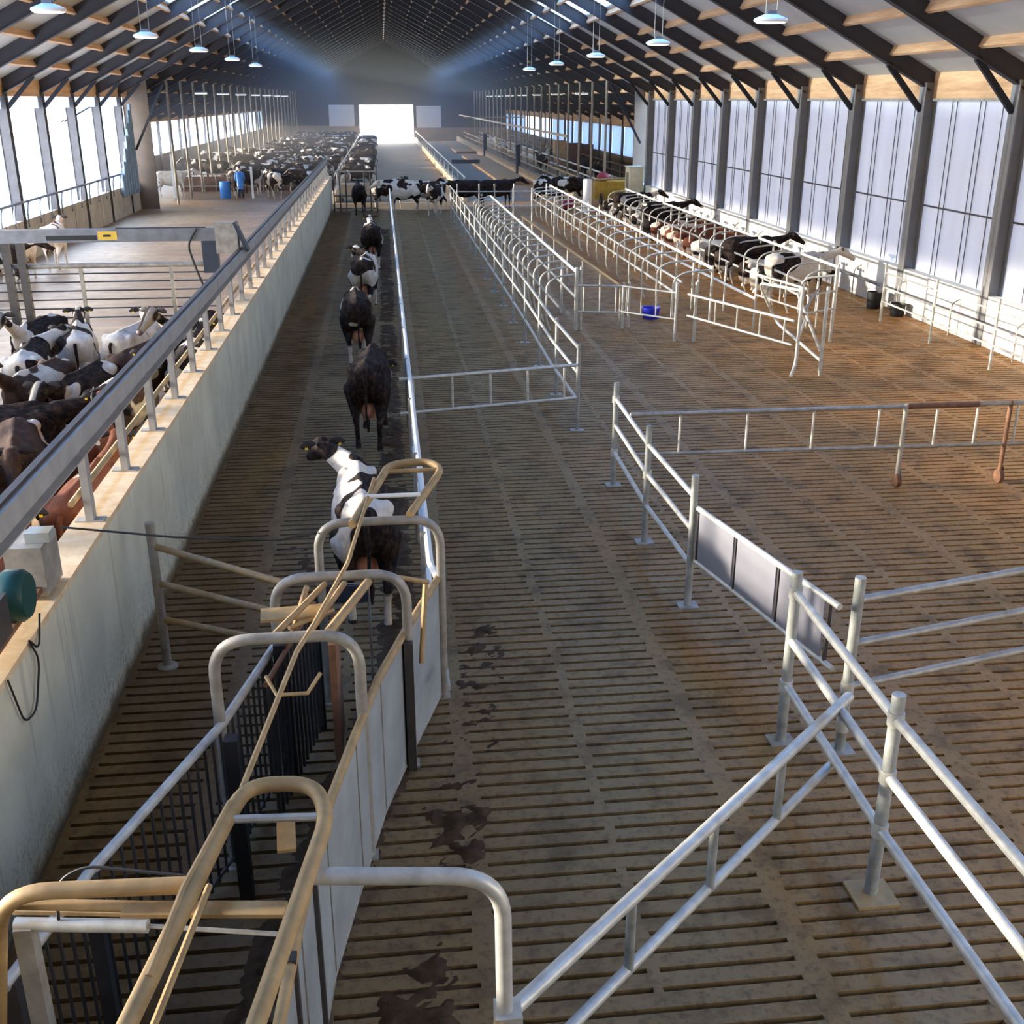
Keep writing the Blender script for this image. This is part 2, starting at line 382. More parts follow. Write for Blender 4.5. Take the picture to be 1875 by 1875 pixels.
# far end wall with its open door and two light panels
mb = MB()
for (a, b_, z0, z1) in ((-15.6, -6.9, -.3, 1.95), (-6.9, -2.95, -.3, 1.9), (4.15, 16.7, -.3, 1.7)): mb.box(a, b_, YE, YE + .3, z0, z1)
struct('wall_far_base', mb, 'far_concrete')
mb = MB()
for (a, b_, z0) in ((-15.6, -6.9, 1.95), (-3.6, -2.95, 1.9), (4.15, 4.55, 1.7), (7.8, 16.7, 1.7)): wedge(mb, a, b_, YE + .05, z0, .2)
wedge(mb, -6.9, -3.6, YE + .05, 4.53, .2); wedge(mb, -2.95, XC, YE + .05, 4.53, .2); wedge(mb, XC, 4.15, YE + .05, 4.53, .2); wedge(mb, 4.55, 7.8, YE + .05, 4.4, .2)
struct('wall_far', mb, 'dark_cladding')
for i, (a, b_, z0, z1) in enumerate(((-6.9, -3.6, 1.9, 4.53), (4.55, 7.8, 1.7, 4.4))):
    mb = MB().box(a, b_, YE - .05, YE + .05, z0, z1); struct('window_%d' % (i + 1), mb, 'door_panel')
mb = MB().box(-16, 17, -4.3, Y0, -.3, 12.5); struct('wall_back', mb, 'grey_infill')

# roof: sheets, skylights, purlins
def slab(mb, xa_, xb_, y0, y1, th=.05, zf=zroof):
    b = len(mb.v)
    for xx in (xa_, xb_):
        for yy in (y0, y1):
            mb.v += [(xx, yy, zf(xx)), (xx, yy, zf(xx) + th)]
    mb.f += [(b, b + 4, b + 6, b + 2), (b + 1, b + 3, b + 7, b + 5), (b, b + 1, b + 5, b + 4), (b + 2, b + 6, b + 7, b + 3), (b, b + 2, b + 3, b + 1), (b + 4, b + 5, b + 7, b + 6)]
SK0, SK1 = 6.45, 7.95
mb = MB()
for sg in (-1, 1):
    slab(mb, XC, XC + sg * SK0, Y0, YE + .3); slab(mb, XC + sg * SK1, XC + sg * 13.15, Y0, YW); slab(mb, XC + sg * SK1, XC + sg * 16.4, YW, YE + .3)
roof = struct('ceiling', mb, 'roof_sheet')
FY = [2.0 + 4.2 * k for k in range(36)]
BAY = 4.2
for si, sg in enumerate((-1, 1)):
    mb = MB(); mc = MB()
    for i, y in enumerate(FY):
        slab(mc, XC + sg * SK0, XC + sg * SK1, y - .42, y + .42); slab(mb, XC + sg * SK0, XC + sg * SK1, y + .42, y + BAY - .42)
    o = mb.build('window_%d' % (3 + si), 'skylight_clear', smooth=False); o['kind'] = 'structure'
    o = mc.build('clear_strip', 'skylight_clear', o, smooth=False)
px = .55; PSP = 1.25
while px < 16.0:
    for sg in (-1, 1):
        if px > 13.0: y0 = YW
        else: y0 = Y0
        mb = MB(); x = XC + sg * px; zz = zr(x) + RD - .21
        mb.obox((x, (y0 + YE) / 2, zz + .115), (.09, YE - y0, .22), Matrix.Rotation(math.atan(SL) * sg, 3, 'Y'))
        mb.build('purlin', 'timber', roof, smooth=False)
    px += PSP
mb = MB().obox((XC, (Y0 + YE) / 2, zr(XC) + RD - .1), (.2, YE - Y0, .25)); mb.build('ridge_beam', 'timber', roof, smooth=False)

# dusty air in the deep part of the barn
hz = MB().box(-15.4, 16.4, 62, 152.5, .0, 14.0).build('barn_haze', None, smooth=False); hz['kind'] = 'structure'
hm = bpy.data.materials.new('haze'); hm.use_nodes = True; hm.node_tree.nodes.clear()
_o = hm.node_tree.nodes.new('ShaderNodeOutputMaterial'); _v = hm.node_tree.nodes.new('ShaderNodeVolumeScatter')
_v.inputs['Color'].default_value = (1, .97, .93, 1); _v.inputs['Density'].default_value = .0035; _v.inputs['Anisotropy'].default_value = .3
hm.node_tree.links.new(_v.outputs[0], _o.inputs['Volume']); hz.data.materials.append(hm)

# portal frames
def ibeam(mb, a, b, h, w=.2, t=.02):
    a = Vector(a); b = Vector(b); d = (b - a).normalized(); up = Vector((0, 1, 0)).cross(d).normalized()
    if up.z < 0: up = -up
    mb.bar(a + up * t / 2, b + up * t / 2, w, t, up); mb.bar(a + up * (h - t / 2), b + up * (h - t / 2), w, t, up); mb.bar(a + up * h / 2, b + up * h / 2, .014, h - 2 * t, up)
def frame(y, wide):
    root = bpy.data.objects.new('portal_frame', None); C.objects.link(root); root.location = (0, y, 0); root['kind'] = 'structure'
    for sg in (-1, 1):
        mb = MB(); xe = XC + sg * (15.9 if wide else WX)
        ibeam(mb, (XC, 0, zr(XC)), (xe, 0, zr(xe)), RD, .2)
        mb.build('rafter', 'rafter_steel', root, smooth=False)
        xcol = XL + .02 if sg < 0 else 13.23
        if wide: xcol = XC + sg * 11.4
        mb = MB()
        if wide:
            mb.tube([(xcol, 0, 0), (xcol, 0, zr(xcol))], .065, 10)
            mb.build('column', 'dull_post', root)
            mb = MB(); xo = -15.45 if sg < 0 else 16.45
            mb.box(xo - .09, xo + .09, -.09, .09, 0, zr(xo)); mb.build('column', 'rail_dark', root, smooth=False)
        else:
            s_ = -sg                                       # H section, outer flange towards the hall
            x_in = xcol; x_out = xcol + sg * .34; zt = zr(xcol) + .1
            z0 = 0
            if sg < 0: mb.box(x_out, x_in, -.13, .13, z0, zt)
            mb.box(x_in, x_in + sg * .025, -.16, .16, z0, zt); mb.box(x_out - sg * .025, x_out, -.16, .16, z0, zt); mb.box(x_in, x_out, -.012, .012, z0, zt)
            mb.build('column', 'column_paint' if sg > 0 else 'rail_dark', root, smooth=False)
            mb = MB().bar((xcol, 0, 4.95), (xcol - sg * .95, 0, zr(xcol - sg * .95) + .02), .09, .13); mb.build('brace', 'dark_steel', root, smooth=False)
    return root
near = frame(FY[0], False); wide = None
for y in FY[1:]:
    if y < YW: r = tree(near); r.location = (0, y, 0)
    else:
        if wide is None: wide = frame(y, True)
        else: r = tree(wide); r.location = (0, y, 0)

# right wall: translucent curtain sheets between the columns, cords, split rail
for i in range(len(FY)):
    y0 = FY[i] + .2; y1 = y0 + BAY - .4
    if y1 > YW: break
    mb = MB().box(13.56, 13.58, y0 - .15, y1 + .15, 1.08, 5.22); o = struct('window_%d' % (5 + i), mb, 'curtain_sheet')
    m2 = MB()
    m2.box(13.52, 13.55, y0, y1, 2.68, 2.72); m2.build('split_rail', 'rail_dark', o, smooth=False)
    m2 = MB()
    for fx in (.18, .38, .44, .72, .78): m2.tube([(13.52, y0 + fx * 3.8, 1.1), (13.53, y0 + fx * 3.8 + .02, 3.0), (13.52, y0 + fx * 3.8, 5.2)], .012, 5)
    m2.build('cord', 'rail_dark', o)
    m2 = MB().box(13.42, 13.5, y0, y1, 5.16, 5.22); m2.build('head_rail', 'galvanised_dull', o, smooth=False)
    if y0 > 25:
        mb = MB().box(XL - .16, XL - .13, y0, y1, 4.9, 5.35); struct('trim_%d' % (5 + i), mb, 'netting')
# far side walls above the sill: sheets on the right, open on the left front part
for sg, x in ((1, 16.55), (-1, -15.6)):
    mb = MB()
    for y in [f for f in FY if f > YW]:
        if y > YE - 1: continue
        if sg > 0:
            if 110 < y < 132: continue
        elif y < 128: continue
        mb.box(x, x + .03, y + .12, y + BAY - .12, 1.5, 3.9)
    struct('window_%d' % (40 + (sg > 0)), mb, 'netting')
mb = MB().box(16.45, 16.6, YW, YE, 3.45, 4.2); mb.box(-15.65, -15.5, YW, YE, 3.75, 4.4); struct('trim_40', mb, 'timber')
mb = MB().bar((-12.0, 57.4, 2.9), (-10.4, 57.4, 5.9), .09, .1); mb.bar((13.1, 57.4, 3.1), (11.5, 57.4, 5.9), .09, .1); struct('trim_41', mb, 'dark_steel')

# ------------------------------------------------------------------ wall-top barrier along the pen wall
wr = thing('wall_top_barrier', 'long steel barrier with flat posts bolted along the top of the white pen wall', 'barrier', (-2.77, 7, 1.63))
mb = MB(); mb.bar((-.02, -11, .76), (-.02, 49.5, .76), .05, .18); mb.bar((.03, -11, .665), (.03, 49.5, .665), .1, .012); mb.build('channel_rail', 'channel_grey', wr, smooth=False)
mb = MB(); mb.bar((-.07, -11, .865), (-.07, 49.5, .865), .06, .03); mb.build('top_flange', 'rail_dark', wr, smooth=False)
mb = MB().tube([(-.12, 2.4, .2), (-.12, 49, .2)], .03, 8); mb.build('lower_pipe', 'dusty_tan_pipe', wr)
k = 0; y = 9.53
while y < 56:
    mb = MB().box(-.035, .035, -.055, .055, 0, .68); mb.box(-.13, .12, -.06, .06, 0, .012)
    p = mb.build('post', 'channel_grey', wr, loc=(0, y - 7, 0), smooth=False)
    y += 1.44

# drive unit of the crowd gate at the near end of the wall
d = thing('rail_drive_unit', 'grey motor drive box with dark green cover hanging on the wall rail, bottom left', 'machine', (-2.8, 7.4, 1.63))
MB().box(-.16, .12, .45, .85, .02, .42).build('motor_box', 'galvanised_dull', d, smooth=False)
MB().box(-.12, .08, -.9, .45, .05, .1).build('base_plate', 'rusty_steel', d, smooth=False)
m2 = MB(); m2.lathe([(.16, -.1), (.19, -.06), (.19, .06), (.16, .1)], (0, 0, 0), 18)
o = m2.build('brush_wheel', 'green_plastic', d, loc=(.06, -.05, .26)); o.rotation_euler = (0, PI / 2, 0)
MB().box(-.1, .1, -.8, -.3, .1, .4).build('gear_cover', 'rail_dark', d, smooth=False)
MB().box(-.02, .16, .55, .7, .42, .5).build('terminal_box', 'sheet_white', d, smooth=False)
mb = MB().tube(bend([(-2.61, 7.4, 1.72), (-2.60, 7.25, 1.5), (-2.60, 7.05, 1.7), (-2.60, 7.22, 1.45), (-2.60, 7.0, 1.15), (-2.60, 6.75, 1.2), (-2.60, 6.6, 1.62)], .1), .008, 6)
tag(mb.build('hanging_cable', 'cable_black'), 'thin black cable looping down the white pen wall', 'cable')
mb = MB().tube([(-2.72, 8.46, 1.98), (-1.8, 8.38, 1.88), (-.97, 8.3, 1.85), (-.72, 8.82, 1.7)], .009, 6)
tag(mb.build('stretched_rope', 'cable_black'), 'dark rope stretched from the wall rail across the lane to the race hoops', 'rope')

# ------------------------------------------------------------------ lane fence (seen almost edge-on) and dung ridge
lf = thing('lane_fence', 'long whitish three-rail pipe fence splitting the two cow lanes', 'fence', (.2, 9, 0))
def lx(y): return .0 + (.10 if y < 14 else .06) - (y - 9) * .0012
for z in (.45, .8, 1.15):
    MB().tube([(.14, -.1, z), (.08, .3, z), (.06, 12, z), (.02, 47.5, z)], .034 if z > 1 else .026, 8).build('rail', 'white_paint', lf)
y = 1.0
while y < 47:
    MB().tube([(.04, y, 0), (.04, y, 1.18)], .032, 8).build('post', 'galvanised_dull', lf); y += 2.6
def dung_sheet(mb, xf, y0, y1, w, amp, thr, st=.035, ph=0):
    nx, ny = int(w / st), int((y1 - y0) / st); b = len(mb.v)
    for j in range(ny + 1):
        yy = y0 + j * st
        for i in range(nx + 1):
            u = i / nx; edge = min(1, 4 * u, 4 * (1 - u), (yy - y0) * 3, (y1 - yy) * 3)
            v = Vector((xf(yy) + i * st + ph, yy, 0)); h = noise.noise(v * 4.5) * .5 + noise.noise(v * 11) * .35 + noise.noise(v * 27) * .25 + noise.noise(v * 1.1) * .5
            mb.v.append((xf(yy) + i * st, yy, amp * (h * 1.6 + thr) * edge - .03 * (1 - edge) - .004))
    for j in range(ny):
        for i in range(nx): a = b + j * (nx + 1) + i; mb.f.append((a, a + 1, a + nx + 2, a + nx + 1))
mb = MB()
dung_sheet(mb, lambda y: -.34, 9.0, 27, .56, .05, .35, st=.04)
dung_sheet(mb, lambda y: -.34, 27, 48, .56, .06, .3, st=.07)
tag(mb.build('dung_ridge', 'dung'), 'dark wet dung built up along the foot of the lane fence', 'dung', kind='stuff')
mb = MB()
dung_sheet(mb, lambda y: -.60 + (y - 4) * .185, 3.2, 10.5, .8, .05, -.08)
dung_sheet(mb, lambda y: -1.55 + (y - 4) * .22, 3.4, 9.4, .85, .07, .42, ph=9)
dung_sheet(mb, lambda y: -1.6, 9.6, 14, 1.2, .03, -.25, ph=3)
tag(mb.build('dung_clumps', 'dung'), 'dark clods of wet dung on the slats in and around the race', 'dung', kind='stuff')

# ------------------------------------------------------------------ sorting race in the foreground
# zig-zag sheet panels on the right
rp = thing('race_side_panels', 'grey sheet metal side wall of the sorting race with a pipe along its top', 'panel wall', (0, 0, 0))
pts = [(.34, 8.85), (.0, 7.75), (-.20, 7.05), (-.36, 6.25), (-.52, 5.4), (-.60, 4.5), (-.66, 3.6)]
for i in range(len(pts) - 1):
    a, b_ = pts[i], pts[i + 1]
    mb = MB().bar((a[0], a[1], .63), (b_[0], b_[1], .63), .025, 1.14)
    mb.build('sheet_panel', 'sheet_white', rp, smooth=False)
    dx, dy = b_[0] - a[0], b_[1] - a[1]
    mb = MB()
    for f in (.97,): mb.bar((a[0] + dx * f + .014, a[1] + dy * f, .07), (a[0] + dx * f + .014, a[1] + dy * f, 1.18), .012, .012, (0, 1, 0))
    mb.build('panel_rib', 'galvanised_dull', rp, smooth=False)
MB().tube([(p[0], p[1], 1.21) for p in pts], .032, 10).build('top_pipe', 'dusty_tan_pipe', rp)
MB().tube([(p[0], p[1], .05) for p in pts], .022, 8).build('bottom_pipe', 'galvanised_dull', rp)
for (x, y, h) in ((.34, 8.85, 1.2), (.0, 7.75, 1.2), (.04, 7.68, 1.18), (-.33, 6.6, 1.2), (-.56, 4.95, 1.2), (-.62, 4.3, 1.25)):
    MB().box(x - .035, x + .035, y - .035, y + .035, 0, h).build('post', 'rail_dark', rp, smooth=False)
MB().box(.37, .39, 8.15, 8.45, .45, .5).build('latch', 'galvanised', rp, smooth=False)
# hoops over the race
def hoop(name, y, xa_, xb_, top, label, mat='galvanised_dull', r=.04):
    t_ = thing(name, label, 'hoop', (0, y, 0), 'pipe hoops over the sorting race')
    MB().tube(bend([(xa_, 0, .0), (xa_, 0, top), (xb_, 0, top), (xb_, 0, .0)], .26, 8), r, 12).build('arch_pipe', mat, t_)
    for x in (xa_, xb_): MB().box(x - .06, x + .06, -.06, .06, 0, .02).build('foot_plate', 'galvanised_dull', t_, smooth=False)
    return t_
hoop('race_hoop', 8.82, -.70, .36, 1.78, 'far pipe hoop over the race entrance, beside the walking cow')
h1 = hoop('race_hoop', 7.75, -.98, .04, 1.75, 'second pipe hoop of the race with tan headgate bars behind it')
h2 = hoop('race_hoop', 6.6, -1.27, -.30, 1.83, 'third pipe hoop of the race, nearest the round-ended loop pipe', 'galvanised_dull', .04)
# headgate mechanism between second and third hoop
hg = thing('headgate', 'tan headgate of sloping bars and levers hung between two race hoops', 'headgate', (-.5, 7.2, 1.7))
def hb(a, b, r, nm='sloping_bar'): MB().tube([(a[0] + .5, a[1] - 7.2, a[2] - 1.7), (b[0] + .5, b[1] - 7.2, b[2] - 1.7)], r, 8).build(nm, 'dusty_tan_pipe', hg)
hb((-.25, 7.68, 1.72), (-.50, 6.62, 1.84), .034); hb((-.43, 7.68, 1.72), (-.64, 6.64, 1.82), .024); hb((-.58, 7.68, 1.72), (-.86, 6.62, 1.84), .024)
hb((-.72, 7.68, 1.7), (-.80, 7.2, 1.55), .024); hb((.22, 8.0, 1.55), (-.12, 7.75, 1.74), .02, 'lever'); hb((.2, 8.0, 1.55), (.14, 7.75, .95), .022, 'lever')
MB().bar((-.52, .02, .0), (-.06, .06, .0), .2, .02).build('gusset_plate', 'dusty_tan_pipe', hg, smooth=False)
MB().tube([(-.42, -.7, -.1), (-.34, -.85, -.16), (-.14, -.85, -.16), (-.06, -.7, -.1)], .014, 6).build('yoke', 'dusty_tan_pipe', hg)
MB().tube([(-.30, -.2, .0), (.0, .1, -.02)], .016, 6).build('link_rod', 'dusty_tan_pipe', hg)
MB().box(-.02, .03, -.4, .1, -1.0, -.05).build('drop_plate', 'rusty_steel', hg, smooth=False)
pl = thing('identification_plate', 'dark blue plate in a thin frame across the far race hoop', 'plate', (-.5, 8.86, 0))
MB().box(-.2, .2, .03, .06, .98, 1.14).build('blue_plate', 'plate_blue', pl, smooth=False)
MB().tube([(-.21, .045, 0), (-.21, .045, 1.16), (.21, .045, 1.16), (.21, .045, 0)], .014, 6).build('plate_frame', 'galvanised_dull', pl)
# control rod running over everything
rod = tag(MB().tube([(-.82, 4.62, 2.02), (-.66, 6.09, 1.99), (-.60, 6.6, 1.9), (-.40, 7.75, 1.86), (-.2, 9.2, 2.04)], .017, 8).build('control_rod', 'dusty_tan_pipe'), 'long thin tan control rod running over the race from the round-ended loop', 'rod')
# round-ended ladder loops, far and near
u1 = thing('guide_loop', 'tan round-ended pipe loop at the far end of the race', 'pipe loop', (0, 0, 2.0))
MB().tube(bend([(-.38, 8.4, -.08), (-.16, 9.2, 0), (-.06, 9.72, 0), (.32, 9.75, 0), (.42, 9.5, 0), (.10, 8.80, -.17)], .22, 7), .036, 10).build('loop_pipe', 'dusty_tan_pipe', u1)
MB().tube([(-.1, 9.5, 0), (.38, 9.5, 0)], .022, 8).build('crossbar', 'dusty_tan_pipe', u1)
MB().tube([(-.28, 8.85, 0), (.2, 8.85, 0)], .02, 8).build('crossbar', 'white_paint', u1)
u2 = thing('guide_loop', 'large tan round-ended pipe loop rising over the near end of the race', 'pipe loop', (0, 0, 2.0))
MB().tube(bend([(-1.24, 2.2, 0), (-.87, 4.4, 0), (-.80, 4.68, 0), (-.47, 4.66, 0), (-.39, 4.38, 0), (-.76, 2.2, 0)], .16, 9), .039, 12).build('loop_pipe', 'dusty_tan_pipe', u2)
MB().tube([(-.86, 4.41, 0), (-.41, 4.38, 0)], .02, 8).build('crossbar', 'galvanised', u2)
MB().tube([(-.86, 4.5, .03), (-.98, 3.9, .03), (-1.03, 3.4, .03)], .017, 8).build('side_rod', 'dusty_tan_pipe', u2)
MB().tube([(-.915, 4.09, -.12), (-1.12, 2.4, -.12)], .017, 8).build('side_rod', 'dusty_tan_pipe', u2)
MB().bar((-1.27, 3.99, -.13), (-.56, 3.91, -.13), .09, .02).build('flat_bar', 'dusty_tan_pipe', u2, smooth=False)
MB().bar((-.60, 4.40, -.2), (-.62, 4.62, -.16), .09, .02).build('flat_bar', 'dusty_tan_pipe', u2, smooth=False)
# near hoop: left tan, right galvanised
nh = thing('entry_hoop', 'wide pipe hoop across the near end of the race, tan left and bare steel right', 'hoop', (0, 4.02, 0))
MB().tube(bend([(-1.98, .1, 1.0), (-1.80, .03, 1.96), (-.98, 0, 1.95)], .22, 8), .038, 12).build('left_arm', 'dusty_tan_pipe', nh)
MB().tube(bend([(-.46, 0, 1.95), (.41, 0, 1.87), (.43, 0, .0)], .24, 9), .040, 12).build('right_arm', 'galvanised', nh)
MB().box(.37, .50, -.07, .07, .85, 1.08).build('hinge_socket', 'galvanised', nh, smooth=False)
MB().tube([(-1.80, .1, 1.84), (-.98, -.04, 1.86)], .026, 10).build('cross_pipe', 'dusty_tan_pipe', nh)
MB().tube([(.40, -.02, 1.05), (.1, -.75, 1.05)], .028, 10).build('side_pipe', 'dusty_tan_pipe', nh)
MB().box(-1.80, -1.72, .08, .16, 0, 1.7).build('leg', 'galvanised_dull', nh, smooth=False)
cy = thing('air_cylinder', 'steel pneumatic cylinder with a long piston rod at bottom left of the race', 'cylinder', (-1.8, 4.15, 1.7))
MB().tube([(0, 0, 0), (.6, -.08, 0)], .032, 12).build('barrel', 'galvanised', cy)
MB().tube([(.6, -.08, 0), (1.2, -.2, 0)], .011, 8).build('piston_rod', 'galvanised', cy)
MB().bar((-.02, .05, .03), (.62, -.04, .03), .02, .02).build('tie_bar', 'dusty_tan_pipe', cy)
MB().tube(bend([(.2, -.03, .03), (.2, .02, .2), (.33, .03, .27), (.85, -.08, .25)], .08), .008, 6).build('air_hose', 'black_rubber', cy)
# barred left side of the race
gl = thing('barred_race_side', 'left side of the race made of close vertical bars under a sloping pipe', 'railing', (0, 0, 0))
gp = [(-.76, 8.4), (-1.15, 6.85), (-1.36, 6.3), (-1.78, 5.1), (-1.95, 4.3)]
MB().tube([(-.99, 7.75, 1.2), (-1.25, 6.6, 1.2), (-1.78, 5.1, 1.2), (-1.98, 4.3, 1.2)], .032, 10).build('top_pipe', 'galvanised', gl)
def gx(y):
    for (a, b_) in zip(((-.99, 7.75), (-1.25, 6.6), (-1.78, 5.1)), ((-1.25, 6.6), (-1.78, 5.1), (-1.98, 4.3))):
        if b_[1] <= y <= a[1]: f = (a[1] - y) / (a[1] - b_[1]); return a[0] + (b_[0] - a[0]) * f
y = 7.6
while y > 4.35:
    MB().tube([(gx(y), y, .08), (gx(y), y, 1.2)], .011, 6).build('bar', 'rail_dark', gl); y -= .105
MB().tube([(gx(7.6), 7.6, .12), (gx(6.6), 6.6, .12), (gx(5.1), 5.1, .12), (gx(4.35), 4.35, .12)], .016, 6).build('bottom_pipe', 'rail_dark', gl)
for y in (7.5, 5.1, 4.35): MB().box(gx(y) - .04, gx(y) + .04, y - .04, y + .04, 0, 1.2).build('post', 'rail_dark', gl, smooth=False)
g2 = thing('inner_bar_gate', 'dark wet inner gate of upright bars hanging inside the race', 'gate', (0, 0, 0))
y = 8.35
while y > 7.0:
    xx = -.72 - (8.4 - y) * .2
    MB().tube([(xx, y, .05), (xx, y, 1.25)], .014, 6).build('bar', 'rail_dark', g2); y -= .1
MB().tube([(-.73, 8.35, 1.25), (-1.0, 7.0, 1.25)], .02, 8).build('top_pipe', 'rusty_steel', g2)
MB().box(-.77, -.70, 8.36, 8.44, 0, 1.3).build('post', 'black_rubber', g2, smooth=False)
MB().box(-.99, -.90, 7.5, 7.6, 0, 1.3).build('post', 'black_rubber', g2, smooth=False)
MB().box(-1.19, -1.10, 6.2, 6.3, 0, 1.3).build('post', 'black_rubber', g2, smooth=False)

# left lane gate
lg = thing('lane_gate', 'three-rail gate from a round post beside the white wall to the race', 'gate', (-2.3, 9.68, 0))
MB().tube([(0, 0, 0), (0, 0, 1.52)], .045, 12).build('post', 'galvanised_dull', lg)
MB().lathe([(.1, 0), (.1, .02), (.05, .04)], (0, 0, 0), 12).build('foot_plate', 'galvanised_dull', lg)
for z, y1 in ((1.28, -1.0), (.9, -.85), (.52, -.7)): MB().tube([(.04, -.01, z), (1.33, y1, z)], .033, 10).build('rail', 'dusty_tan_pipe', lg)
# gate across the second lane
def fence(name, label, cat, P, zs, mat='galvanised', r=.03, posts=True, ph=1.5, pr=.04, pts_posts=None, group=None):
    t_ = thing(name, label, cat, (P[0][0], P[0][1], 0), group); o0 = P[0]
    L = [(p[0] - o0[0], p[1] - o0[1]) for p in P]
    for z in zs: MB().tube([(p[0], p[1], z) for p in L], r, 10).build('rail', mat, t_)
    for p in (pts_posts if pts_posts is not None else (P if posts else [])):
        q = (p[0] - o0[0], p[1] - o0[1])
        c = MB().tube([(q[0], q[1], 0), (q[0], q[1], ph)], pr, 12).build('post', 'post_zinc', t_)
        MB().box(q[0] - .11, q[0] + .11, q[1] - .09, q[1] + .09, 0, .015).build('foot_plate', 'galvanised_dull', c, smooth=False)
    return t_
def clamps(parent, pts, off=.045):
    for (x, y, z) in pts: MB().tube([(x, y, z - .05), (x, y, z + .05)], .055, 12).build('clamp', 'galvanised', parent)
def two_rail_gate(name, label, a, b, zt, zb, n, mat='galvanised', r=.026):
    t_ = thing(name, label, 'gate', (a[0], a[1], 0)); v = (b[0] - a[0], b[1] - a[1])
    for z in (zt, zb): MB().tube([(0, 0, z), (v[0], v[1], z)], r if z == zb else r * 1.15, 10).build('rail', mat, t_)
    for i in range(n):
        f = (i + .35) / (n - .3)
        if f < 1: MB().tube([(v[0] * f, v[1] * f, zb), (v[0] * f, v[1] * f, zt)], r * .8, 8).build('upright', mat, t_)
    return t_
two_rail_gate('lane_closing_gate', 'low two-rail gate closing the second lane halfway, from the lane fence to the post', (.1, 16.55), (3.02, 17.2), 1.13, .58, 5, r=.024)

# fence along the right side of the second lane, far part
f1 = fence('lane_side_fence', 'long three-rail fence on the right of the second lane, behind the low gate', 'fence',
      [(3.05, 17.25), (3.0, 20.0), (3.05, 24), (3.05, 32), (3.05, 44), (3.05, 53)], (.52, .98, 1.4), 'galvanised', .028,
      pts_posts=[(3.05, 17.25 + 2.35 * i) for i in range(16)], ph=1.46, pr=.034)
# near part with panel gate
f2 = fence('short_side_fence', 'short three-rail fence with round posts left of the solid panel gate', 'fence',
      [(3.1, 14.45), (3.06, 12.3), (3.12, 10.45)], (.5, .9, 1.28), 'galvanised', .028, ph=1.52)
clamps(f2, [(0, 0, .5), (0, 0, 1.28), (-.04, -2.15, .9)])
sp = thing('solid_panel_gate', 'gate filled with three smooth grey panels between two white pipes', 'gate', (3.16, 10.4, 0))
MB().tube([(0, 0, 1.16), (.55, -2.45, 1.16)], .03, 10).build('rail', 'galvanised', sp)
MB().tube([(0, 0, .56), (.55, -2.45, .56)], .028, 10).build('rail', 'galvanised', sp)
for i in range(3):
    f0, f1_ = (.02 + i * .31), (.30 + i * .31)
    MB().bar((.55 * f0, -2.45 * f0, .86), (.55 * f1_, -2.45 * f1_, .86), .02, .56).build('sheet_panel', 'panel_grey', sp, smooth=False)
    MB().bar((.55 * (f0 - .01), -2.45 * (f0 - .01), .56), (.55 * (f0 - .01), -2.45 * (f0 - .01), 1.16), .03, .03, (0, 1, 0)).build('upright', 'rail_dark', sp, smooth=False)
MB().bar((.52, -2.32, .56), (.52, -2.32, 1.16), .03, .03, (0, 1, 0)).build('upright', 'rail_dark', sp, smooth=False)
f3 = fence('corner_fence', 'nearest three-rail fence crossing the lower right corner, bolted to a footed post', 'fence',
      [(3.22, 7.75), (3.18, 5.8), (3.24, 2.6)], (.55, .98, 1.42), 'galvanised', .036, ph=1.6, pr=.045, pts_posts=[(3.22, 7.75), (3.18, 5.8)])
clamps(f3, [(0, 0, .55), (0, 0, 1.42), (-.04, -1.95, .55), (-.04, -1.95, .98), (-.04, -1.95, 1.42)])
bpl = MB().box(-.19, .11, -2.1, -1.82, .0, .022); bpl.build('base_plate', 'dusty_tan_pipe', f3, smooth=False)
f4 = fence('cross_fence', 'three-rail fence running right from the post behind the corner fence', 'fence',
      [(3.67, 7.55), (9.0, 8.85)], (.62, 1.02, 1.42), 'galvanised_dull', .034, ph=1.62, pr=.045, pts_posts=[(3.67, 7.55)])
clamps(f4, [(0, 0, .62), (0, 0, .25)])
dg = thing('diverting_gate', 'large two-rail gate with short uprights swinging diagonally across the foreground', 'gate', (.47, 4.09, 0))
MB().tube([(0, 0, 1.0), (2.85, 2.69, 1.0)], .040, 12).build('rail', 'galvanised', dg)
MB().tube([(0, 0, .5), (2.75, 2.595, .5)], .034, 12).build('rail', 'galvanised', dg)
for (x, y) in ((.75, .70), (1.41, 1.32), (2.07, 1.95)): MB().tube([(x, y, 1.0), (x, y, .5)], .03, 10).build('upright', 'post_zinc', dg)
# wheeled gate
wg = thing('wheeled_gate', 'wide two-rail gate on two wheeled legs in the middle of the right floor', 'gate', (3.2, 13.95, 0))
MB().tube([(0, 0, 1.19), (6.9, 0, 1.19)], .03, 10).build('rail', 'galvanised_dull', wg); MB().tube([(.1, 0, .62), (6.9, 0, .58)], .022, 10).build('rail', 'galvanised_dull', wg)
for x in (.7, 1.65, 2.6, 3.55, 4.4, 5.0, 5.6): MB().tube([(x, 0, .6), (x, 0, 1.19)], .018, 8).build('upright', 'galvanised', wg)
MB().tube([(3.95, 0, 1.19), (5.0, 0, 1.19)], .042, 10).build('sleeve', 'rusty_steel', wg)
for x, mt in ((3.93, 'galvanised_dull'), (5.48, 'rusty_steel')):
    l = MB().tube([(x, 0, .12), (x, 0, 1.22)], .032, 10).build('leg', mt, wg)
    w = MB(); w.tube([(x - .03, 0, .1), (x + .03, 0, .1)], .1, 16); w.build('wheel', 'rusty_steel', l)
    MB().bar((x + .045, 0, .09), (x + .045, 0, .24), .012, .04, (0, 1, 0)).build('fork', mt, l, smooth=False)

